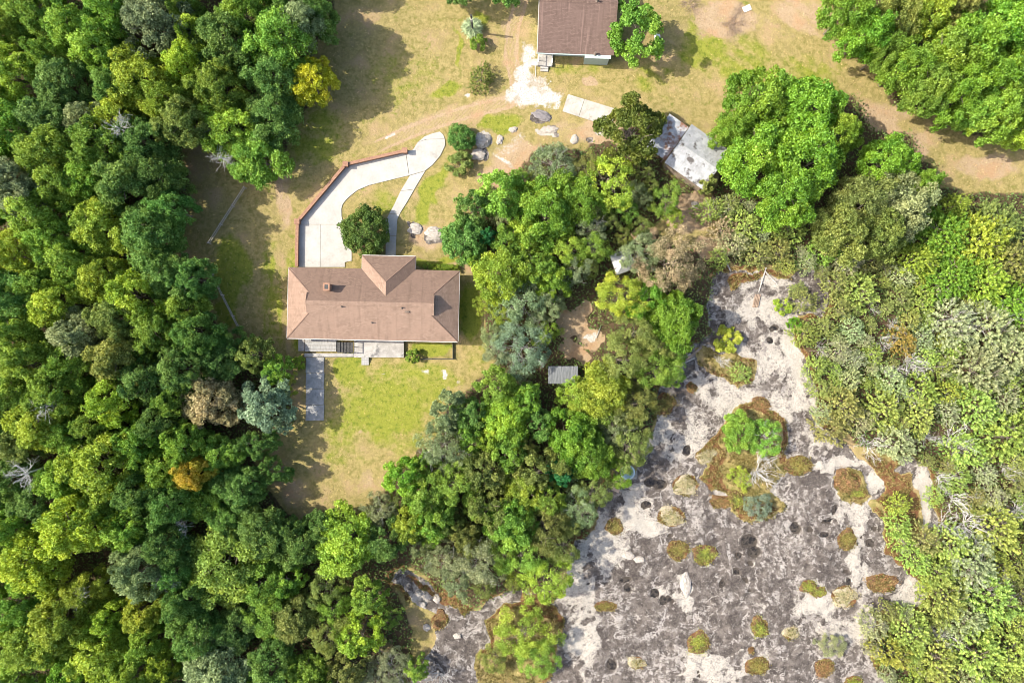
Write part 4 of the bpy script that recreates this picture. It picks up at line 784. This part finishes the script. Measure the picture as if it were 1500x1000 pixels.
tree(768, 928, 37, 'lg', 'fine', 4.2, 'large loose tree on the rock island nearest the thicket'); tree(724, 965, 21, 'ol', 'fine', 2.8, 'olive-orange shrub on the rock island below the thicket', 'shrub'); tree(790, 968, 28, 'mg', 'fine', 3, 'green shrub low on the rock island below the thicket', 'shrub')
tree(610, 978, 17, 'mg', 'small', 3.5, 'green tree at the rim of the small grey rock pool'); tree(570, 980, 28, 'sg', 'fine', 3.5, 'half-dead grey tree beside the small grey rock pool', twig=1); tree(572, 905, 15, 'mg', 'fine', 2.5, 'dark little tree beside white stones', ); tree(560, 945, 14, 'br', 'bush', 1.4, 'pinkish brown withered bush near half-dead tree', 'shrub')
# dead, bleached shrubs
def dead(px, py, r, label, group=None):
    x, y, _ = W(px, py); t = empty('dead_shrub', (x, y, zg(px, py)-.03), random.uniform(0, 6.28)); s_ = r/S/1.9; t.scale = (s_, s_, s_*random.uniform(1.5, 2.0)); TREES.append((px, py, r*.85))
    o = link('branches', random.choice(DEAD), M_dead, t); tag(t, label, 'shrub', group)
GD = 'bleached dead shrubs'
DL = [(1330,535,26),(1300,545,18),(1322,578,20),(1290,500,18),(1305,478,16),(1270,650,24),(1390,640,26),(1400,660,18),(1355,640,18),(1375,700,24),(1395,730,22),(1410,765,28),(1430,780,20),(1380,765,22),(1330,530,18),(1200,510,16),(1275,450,14),(1345,390,14),(1380,930,20),(1485,745,20),(1470,690,18),(1465,750,16),(1365,925,16),(1450,850,18),(1490,870,16),(1230,390,12)]
for px, py, r in DL:
    dead(px, py, r, 'bleached bare dead shrub standing in the scrub beside the bare rock', GD)
dead(1108, 690, 30, 'large bleached dead shrub spreading over the rock island'); dead(1118, 672, 20, 'smaller bleached dead shrub behind the large one on the rock island')
dead(590, 985, 20, 'bleached dead branches over the half-dead tree'); dead(645, 985, 26, 'bleached dead shrub lying at the rim of the grey rock pool'); dead(1055, 530, 14, 'grey dead twigs beside orange moss on rock'); dead(20, 700, 1, 'x') if False else None
# scrub east of the rock: hand-set first, then filled
ZS = 'in the scrub'
hand = [(1092,328,27,'lg'),(1060,335,22,'br'),(1112,372,24,'ol'),(1160,332,28,'lg'),(1215,362,30,'mg'),(1155,390,13,'lg'),(1265,425,32,'lg'),(1310,470,34,'lg'),(1325,500,24,'oo'),(1400,470,42,'sg'),(1455,480,46,'sg'),(1440,540,46,'sg'),(1490,520,40,'sg'),
  (1240,595,34,'ol'),(1220,630,28,'ol'),(1300,600,34,'lg'),(1350,610,30,'lg'),(1440,600,38,'lg'),(1480,640,42,'lg'),(1420,660,34,'lg'),(1320,650,30,'sg'),(1310,560,26,'sg'),(1390,880,38,'lg'),(1340,930,36,'lg'),(1310,960,30,'yg'),(1460,880,44,'lg'),
  (1430,830,44,'sg'),(1470,780,44,'lg'),(1400,800,34,'lg'),(1380,840,30,'lg'),(1440,960,44,'lg'),(1490,960,36,'lg'),(1380,970,36,'lg'),(1420,910,34,'sg'),(1180,440,22,'ol'),(1320,770,22,'lg'),(1320,740,18,'yg')]
hand = [q_ for q_ in hand if min(math.hypot(q_[0]-d_[0], q_[1]-d_[1])-d_[2]*.9 for d_ in DL) > 0]
for px, py, r, cl in hand: tree(px, py, r, cl, 'cedar', zone=ZS, cat='shrub', twig=(.8 if cl == 'sg' and random.random() < .5 else 0))
SCR = [(1040,300),(1130,300),(1200,380),(1260,345),(1330,400),(1400,440),(1560,440),(1560,1060),(1310,1060),(1275,975),(1275,925),(1300,895),(1358,880),(1360,850),(1305,806),(1303,770),(1350,792),(1382,782),(1366,690),(1340,668),(1300,668),(1250,655),(1208,620),(1200,575),(1186,530),(1170,500),(1175,470),(1216,450),(1216,405),(1160,392),(1110,385),(1055,380)]
def fill(poly, n, rmin, rmax, pack, fn):
    xs = [p[0] for p in poly]; ys = [p[1] for p in poly]
    for _ in range(n):
        x, y = random.uniform(min(xs), max(xs)), random.uniform(min(ys), max(ys)); r = random.uniform(rmin, rmax)
        if not bool(inside(np.array([x]), np.array([y]), poly)[0]): continue
        if min((math.hypot(x-a_, y-b_)/(r+c_) for a_, b_, c_ in TREES), default=9) < pack: continue
        fn(x, y, r)
def scrub_fn(x, y, r):
    n = float(fbm(np.array([x]), np.array([y]), 90, 3, 41)[0]); 
    if at(rock, x, y) > .4: return
    cl = random.choice(['lg', 'ol', 'ol', 'sg', 'sg']) if x < 1340 else random.choice(['lg', 'lg', 'lg', 'yg', 'sg', 'ol'])
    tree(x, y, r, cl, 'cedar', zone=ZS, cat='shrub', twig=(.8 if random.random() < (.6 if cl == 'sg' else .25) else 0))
fill(SCR, 2600, 17, 30, .60, scrub_fn); fill(SCR, 2500, 10, 16, .62, scrub_fn)
WF = [(-70,-60),(470,-60),(470,40),(440,180),(380,240),(270,190),(250,280),(262,370),(280,440),(340,500),(400,640),(350,680),(390,760),(440,780),(470,880),(460,1060),(-70,1060)]
def wood_fn(x, y, r): tree(x, y, r, random.choice(['dg', 'dg', 'mg', 'mg', 'mg', 'lg']), 'oak', zone=ZW)
fill(WF, 1500, 24, 34, .66, wood_fn)
TF = [(560,760),(600,690),(650,600),(700,570),(720,540),(705,420),(665,350),(720,280),(800,240),(870,230),(950,250),(960,330),(930,350),(890,360),(850,430),(800,450),(800,530),(860,570),(900,510),(950,500),(1000,520),(950,560),(940,640),(880,690),(850,780),(830,800),(810,880),(760,850),(690,880),(620,830)]
def thick_fn(x, y, r):
    if at(rock, x, y) > .3 or (795 < x < 852 and 527 < y < 566) or math.hypot(x-905, y-388) < 30 or math.hypot((x-845)/46, (y-488)/46) < 1 or (780 < x < 870 and 515 < y < 580): return
    tree(x, y, r, random.choice(['mg', 'lg', 'ol', 'ol', 'sg']), 'fine', zone=ZT)
fill(TF, 1500, 12, 22, .62, thick_fn)
# bleached snags rising over the wood canopy
for px, py, r, hh in [(20,698,24,10.2),(160,180,20,10),(315,225,18,6.5),(48,598,18,10),(105,880,16,9),(255,780,14,7),(230,860,16,8.5)]:
    f = 1-hh/CAMH; t = empty('dead_tree', ((px-750)/S*f, (500-py)/S*f, -.05), random.uniform(0, 6)); link('trunk', mesh('trunk', *(lambda m: (m.v, m.f))(MB().tube([(0,0,-.2),(.1,.05,hh*.5),(0,0,hh-1.2)], [.2,.14,.08], 6))), M_dead, t)
    o = link('branches', random.choice(DEAD), M_dead, t); o.location.z = hh-2.0; s_ = r/S/1.9; o.scale = (s_, s_, s_); tag(t, 'bare bleached dead tree poking up through the dense wood', 'tree', 'dead snags in the wood')

# ------------------------------------------------------------------ moss mats in the rock hollows
M_grass = leaf_mat('moss_grass', .2, .04)
def outl(th, seed): return 1+.16*np.sin(2*th+seed*1.7)+.12*np.sin(3*th+seed)+.09*np.sin(5*th+2*seed)+.05*np.sin(9*th+seed*3)
def mat_mesh(seed, kind):
    g = np.random.default_rng(seed); n = 2600; th = g.random(n)*6.28; r = np.sqrt(g.random(n))*g.choice([1., 1., 1., 1.3], n); e = outl(th, seed)
    x, y = r*np.cos(th)*e, r*np.sin(th)*e; nn = fbm(x+5, y+5, .35, 3, seed+60)
    keep = nn+.35*(1-r) > .42; x, y, r, nn = x[keep], y[keep], r[keep], nn[keep]; n = len(x)
    P = np.stack([x, y, .03+.30*np.clip(1-r**2, 0, 1)*(.5+nn)+g.random(n)*.12], -1); N = g.normal(size=(n, 3))*.8+np.array([0, 0, 1])
    return leaf_mesh('grass', P, N, .12*g.uniform(.6, 1.6, n), .045*g.uniform(.7, 1.3, n), g.random(n), np.clip((nn-.3)*2.2, 0, 1), g=g)
matm = [mat_mesh(i, 0) for i in range(6)]
M_peat = [worn('brown_peat', (.07,.035,.02), (.19,.11,.05), 5, .95, (.22,.18,.06), .6), worn('tan_peat', (.27,.22,.14), (.42,.37,.27), 5, .95, (.12,.09,.05), .6)]
MC = {0: (.23,.21,.045), 1: (.34,.31,.15), 2: (.27,.17,.06), 3: (.23,.28,.035)}
MW = {0: 'olive moss cushion ringed with brown filling a hollow in bare rock', 1: 'pale straw-coloured moss patch on bare rock', 2: 'rusty orange moss patch on bare rock', 3: 'green grassy cushion with brown rim in bare rock'}
def mound(seed):
    v = [(0, 0, .28)]; f = []; n = 28
    for ri, (r, z) in enumerate(((.45, .26), (.8, .20), (.96, .08), (1.04, -.15))):
        for k_ in range(n):
            th = 2*math.pi*k_/n; e = float(outl(th, seed))*random.uniform(.95, 1.05); v.append((r*e*math.cos(th), r*e*math.sin(th), z+random.uniform(-.05, .05)*(r < 1)))
    for k_ in range(n): f.append((0, 1+k_, 1+(k_+1) % n))
    for ri in range(3):
        for k_ in range(n): a_ = 1+ri*n+k_; b_ = 1+ri*n+(k_+1) % n; f.append((a_, a_+n, b_+n, b_))
    return mesh('mound', v, f)
moundm = [mound(i) for i in range(6)]
for i, (x, y, a_, b_, kd) in enumerate(MATS):
    j = i % 6; t = empty('moss_cushion', (W(x, y)[0], W(x, y)[1], zg(x, y)-.02)); t.scale = (a_/S, b_/S, random.uniform(.45, .8)); t.rotation_euler.z = random.uniform(-.25, .25)
    me = moundm[j] if kd not in (1,) else moundm[j].copy(); o = link('mound', me, M_peat[1] if kd == 1 else M_peat[0], t)
    if kd == 1: me.materials.clear(); me.materials.append(M_peat[1])
    q = link('grass', matm[j], M_grass, t); q.color = MC[kd]+(1,); q.scale = (.93, .93, 1)
    tag(t, MW[kd], 'moss', 'moss cushions on the rock: '+MW[kd].split(' ')[0])
# standing rain water in the deepest pits
_m = NT('dark_rain_water'); _n = _m.noise(_m.pos(), 2.2, 5, .7); M_pool = _m.col(_m.mix(_m.ramp(_n, .4, .65), (.018, .016, .015), (.075, .062, .05))).rough(.06).m
for i, (x, y, a_, b_) in enumerate(PITS):
    if a_*b_ < 22: continue
    cx, cy, _ = W(x, y); n = 26; zz = max(zg(x+dx*a_*.5, y+dy*b_*.5) for dx, dy in ((0,0),(1,0),(-1,0),(0,1),(0,-1)))+.012
    v = [(cx+a_/S*.84*math.cos(2*math.pi*k_/n)*(1+.2*math.sin(3*k_*2*math.pi/n+i)+.1*math.sin(7*k_*2*math.pi/n+i*2)), cy+b_/S*.84*math.sin(2*math.pi*k_/n)*(1+.2*math.sin(2*k_*2*math.pi/n+2*i)+.1*math.sin(6*k_*2*math.pi/n+i)), zz) for k_ in range(n)]
    tag(link('rain_pool', mesh('rain_pool', v, [tuple(range(n))]), M_pool), kind='structure')

# ------------------------------------------------------------------ boulders
M_bould = worn('pale_boulder', (.26, .225, .19), (.46, .42, .375), 2.5, .95, (.14, .12, .11), .5)
M_bould2 = worn('dark_boulder', (.12, .11, .115), (.24, .22, .22), 2.5, .95, (.4, .37, .35), .5)
def boulder(seed):
    bm = bmesh.new(); bmesh.ops.create_icosphere(bm, subdivisions=3, radius=1); g = random.Random(seed); o = Vector((g.random()*9, g.random()*9, g.random()*9))
    from mathutils import noise
    for v in bm.verts:
        dd = v.co.normalized(); nn = noise.noise(dd*1.3+o)*.35+noise.noise(dd*3.1+o)*.14+noise.noise(dd*7+o)*.05; v.co = dd*(1+nn)
    me = bpy.data.meshes.new('boulder'); bm.to_mesh(me); bm.free(); return me
BM = [boulder(i) for i in range(6)]
def rockthing(px, py, a_, b_, hh, mat, label, group=None, rz=0):
    x, y, _ = W(px, py); me = random.choice(BM).copy(); o = link('boulder', me, mat, None, (x, y, zg(px, py)+hh*.15)); me.materials.clear(); me.materials.append(mat)
    o.scale = (a_/S, b_/S, hh); o.rotation_euler = (0, 0, R_(rz)); tag(o, label, 'boulder', group)
rockthing(706, 206, 13, 11, .55, M_bould, 'large white boulder beside the dark bush at the driveway end'); rockthing(700, 228, 12, 8, .35, M_bould, 'white boulder just below the larger one beside the olive bush')
rockthing(793, 170, 15, 7, .22, M_bould2, 'flat dark grey rock in grass near the white gravel', rz=-20); rockthing(804, 190, 13, 5, .2, M_bould, 'pale broken rock below the flat dark one')
rockthing(608, 336, 11, 8, .22, M_bould, 'tan boulder beside the front path'); rockthing(636, 341, 13, 8, .24, M_bould, 'tan boulder with dark cleft, farther from the front path')
for px, py in ((886,192),(841,205),(732,205),(751,190),(760,262),(735,262),(1018,300)): rockthing(px, py, random.uniform(5, 9), random.uniform(4, 6), .2, M_bould, 'small pale stone in the dry grass slope', 'small stones on the dry slope', random.uniform(0, 90))
for px, py in ((613,868),(619,884),(640,876),(670,930),(625,918)): rockthing(px, py, random.uniform(4, 7), random.uniform(4, 6), .25, M_bould, 'loose white stone on the small grey rock pool', 'loose stones at the grey pool')
rockthing(1178, 447, 14, 8, .18, M_bould, 'pale flat slab stone at the head of the bare rock', rz=20); rockthing(1005, 855, 8, 17, .3, M_bould, 'cream lichen-crusted boulder standing on dark rock'); rockthing(936, 818, 8, 5, .2, M_bould, 'low cream boulder on dark rock'); rockthing(921, 813, 9, 5, .15, M_bould, 'flattened cream boulder beside a lower one')

# ------------------------------------------------------------------ small things
fn_ = 0
for (p, q, lab) in (((361,276),(309,357),'grey rail fence run nearest the shaded wood edge'),((313,402),(359,493),'grey rail fence run opposite the house end wall')):
    A = Vector(W(*p)); B = Vector(W(*q)); t = empty('rail_fence', A); tag(t, lab, 'fence', None); L = (B-A).length; dd = (B-A)/L; n = int(L/2.3)
    for i in range(n+1):
        c = dd*(L*i/n); MB().tube([(c.x, c.y, -.2), (c.x, c.y, 1.05)], .07, 8).build('post', M_rail, t)
    for zz in (.45, .92):
        for i in range(n):
            c = dd*(L*i/n); e = dd*(L*(i+1)/n); MB().tube([(c.x, c.y, zz), ((c.x+e.x)/2, (c.y+e.y)/2, zz-.02), (e.x, e.y, zz)], .04, 6).build('rail', M_rail, t)
# propane tank
x, y, _ = W(962.5, 66); tk = tag(empty('gas_tank', (x, y, zg(962, 66)), R_(8)), 'white horizontal gas tank in tree shade beside the dark-roofed house', 'tank')
prof = [(.02,-1.15),(.2,-1.12),(.33,-1.02),(.38,-.9),(.38,.9),(.33,1.02),(.2,1.12),(.02,1.15)]
bd = MB().lathe(prof, 18).build('tank_body', M_tank, tk, (0, 0, .62), smooth=True); bd.rotation_euler = (R_(90), 0, 0)
MB().lathe([(.16,0),(.16,.16),(.1,.22)], 12, (0, 0, .96)).build('dome_lid', M_tank, tk)
for yy in (-.65, .65): MB().box(-.3, .3, yy-.06, yy+.06, -.05, .36).build('leg', M_conc2, tk)
# short utility pole inside a pale strappy plant
x, y, _ = W(693, 47.5); pl = tag(empty('utility_pole', (x, y, 0)), 'thin dark wooden pole rising out of the pale strappy plant', 'pole')
MB().tube([(0, 0, -.3), (0, 0, 4.6)], [.13, .10], 10).build('post', M_dark, pl); MB().box(-.12, .12, -.22, -.1, 3.2, 3.8).build('meter_box', M_rail, pl); MB().tube([(.12, 0, 3.9), (.22, 0, 4.35)], .03, 6).build('bracket', M_dark, pl)
g = np.random.default_rng(5); nb_ = 900; th_ = g.random(nb_)*6.28; el = g.uniform(.05, 1.2, nb_); D_ = np.stack([np.cos(th_)*np.cos(el), np.sin(th_)*np.cos(el), np.sin(el)], -1)
sp = tag(empty('strappy_plant', W(692, 44)), 'pale strappy-leaved plant clump around the thin dark pole', 'plant')
o = link('leaves', leaf_mesh('leaves', D_*g.uniform(.5, 1.3, (nb_, 1))*np.array([1, 1, .9])+np.array([0, 0, .2]), np.tile([0, 0, 1.], (nb_, 1))+g.normal(size=(nb_, 3))*.2, np.full(nb_, .8), np.full(nb_, .09), g.random(nb_), g.random(nb_), D_, g, .02), M_leaf, sp); o.color = (.34, .42, .24, 1)
link('stem', PROTO['bush'][1][0], M_bark, sp).scale = (.4, .4, .4)
tree(700, 62, 12, 'mg', 'bush', 1.8, 'dark low bush just below the pale strappy plant', 'shrub')
# wooden box and round wading pool on the rock edge
x, y, _ = W(902, 711); bxo = tag(empty('wooden_box', (x, y, zg(902, 711)), R_(-22)), 'small weathered wooden box standing on the rock edge by the thicket', 'box')
MB().box(-.45, .45, -.55, .55, -.12, .66).build('box_body', M_oldwood, bxo)
for i in range(4): MB().box(-.52+i*.262, -.52+i*.262+.25, -.62, .62, .665, .71+.006*(i % 2)).build('lid_board', worn('pink_board', (.46,.32,.24), (.58,.42,.33), 4, .9), bxo)
x, y, _ = W(919, 691); wp = tag(empty('wading_pool', (x, y, zg(919, 691))), 'round pale blue plastic pool half under the thicket at the rock edge', 'pool')
MB().lathe([(.78,-.1),(.86,.26),(.95,.27),(.95,.22),(.9,.2),(.82,-.12)][:3]+[(.84,.27),(.76,.06),(.02,.05)], 28).build('shell', M_plast, wp, smooth=True)
MB().lathe([(.80,.14),(.80,.15),(.01,.151)], 28).build('water', NT('pool_water').col((.30,.42,.46)).rough(.05).m, wp)
# old timbers, brush piles, a white sheet
def plank(px, py, qx, qy, w, label, group=None, mat=None, z=.05):
    A = Vector(W(px, py)); B = Vector(W(qx, qy)); A.z = zg(px, py); B.z = zg(qx, qy); c = (A+B)/2; t = B-A; L = t.length
    o = MB().box(-L/2, L/2, -w/2, w/2, -.1, .09).build('timber', mat or M_twig, None, (c.x, c.y, c.z+z)); o.rotation_euler = (0, -math.asin(t.z/L), math.atan2(t.y, t.x)); tag(o, label, 'timber', group)
for i in range(4): plank(1106+i*2.2-3, 450, 1109+i*2.2-2, 431, .13, 'short brown board in the row lying on white rock', 'row of boards on the rock')
plank(1122, 392, 1111, 428, .12, 'long thin pole slanting across the head of the bare rock', None, M_rail); plank(1121, 398, 1138, 416, .12, 'short pale pole meeting the long thin one', None, M_rail)
plank(1005, 527, 1028, 508, .28, 'thick dark timber at the thicket edge of the rock', None, M_oldwood); plank(988, 530, 1012, 518, .18, 'grey plank beside the thick dark timber', None, M_rail); plank(990, 537, 1018, 524, .16, 'second grey plank next to the thick dark timber', None, M_rail)
plank(873, 495, 880, 477, .1, 'pale stick lying in the bare clearing', None, M_rail); plank(1062, 380, 1070, 398, .14, 'grey pole in shade under the tan-brown tree', None, M_rail, .1)
for px, py, r, lab in ((1075,38,20,'brown brush pile on dry ground in the field'),(1012,8,16,'dark brush heap near the top of the field'),(1085,15,10,'small brush heap beside a white sheet')):
    x, y, _ = W(px, py); t = empty('brush_pile', (x, y, zg(px, py)-.05)); tag(t, lab, 'brush pile')
    for i in range(3):
        o = link('branches', DEAD[(i+px) % 5].copy(), None, t); o.data.materials.clear(); o.data.materials.append(M_twig); s_ = r/S/1.9; o.scale = (s_, s_, s_*.35); o.rotation_euler.z = i*2.1; o.location = (.3*math.cos(i*2), .3*math.sin(i*2), 0)
o = MB().box(-.5, .5, -.35, .35, -.02, .05).build('white_sheet', M_white, None, (*W(1094, 13)[:2], zg(1094, 13)+.03)); o.rotation_euler.z = .4; tag(o, 'crumpled white sheet lying beside the brush heaps', 'sheet')

# ------------------------------------------------------------------ ground cover nobody could count
def scatter(name, n, maskarr, zlo, zhi, L, Wd, colr, label, cat, lo=.5, bounds=(-40, 1540, -40, 1040), grp=None, up=.4, mat=None):
    g = np.random.default_rng(hash(name) % 1000 if False else len(name)*7+n % 97); x = g.uniform(bounds[0], bounds[1], n); y = g.uniform(bounds[2], bounds[3], n)
    i = np.clip(((x-NX0)/ST).astype(int), 0, nx_-1); j = np.clip(((y-NY0)/ST).astype(int), 0, ny_-1)
    pr = maskarr[j, i]; kk = pr+(g.random(n)-.5)*.3 > lo; x, y, i, j = x[kk], y[kk], i[kk], j[kk]; m_ = len(x)
    P = np.stack([(x-750)/S, (500-y)/S, ZG[j, i]+g.uniform(zlo, zhi, m_)], -1); N = g.normal(size=(m_, 3))*up+np.array([0, 0, 1])
    lb_ = fbm(x, y, 12, 2, 77)
    me = leaf_mesh(name, P, N, L*g.uniform(.5, 1.5, m_), Wd*g.uniform(.6, 1.4, m_), g.random(m_), np.clip((lb_-.25)*2, 0, 1), g=g)
    o = link(name, me, mat or M_leaf); o.color = colr+(1,); tag(o, label, cat, None, 'stuff'); return o
openw = wood*(1-rock)*(1-np.clip(pit, 0, 1))
scatter('undergrowth', 230000, openw, .03, 1.3, .28, .17, (.13, .20, .045), 'low leafy undergrowth between the trees and shrubs', 'undergrowth', .55)
tus = np.clip((1-wood)*(1-rock)*(1-grav)*(1-np.clip(track, 0, 1))*(1-bld), 0, 1)
scatter('grass', 90000, tus*np.clip(green*1.4, 0, 1), .0, .06, .20, .05, (.22, .25, .03), 'short green grass growing over the lawn', 'grass', .45, up=.6)
scatter('dry_grass', 90000, tus, .0, .06, .22, .05, (.42, .32, .13), 'dry straw-coloured grass over the mown ground', 'grass', .5, up=.6)

isl = np.zeros_like(PX)
for p in ISLAND[:4]: isl = np.maximum(isl, sstep(sdf(wx, wy, p), -3, 3))
isl = np.maximum(isl, moss*(1-pit)); isl = isl*(fbm(PX, PY, 10, 3, 81) > .42)
scatter('heath', 300000, isl, .0, .25, .26, .10, (.20, .17, .05), 'low dry heath and grass on the mossy rims of the bare rock', 'heath', .5, up=.8, bounds=(560, 1420, 380, 1020))
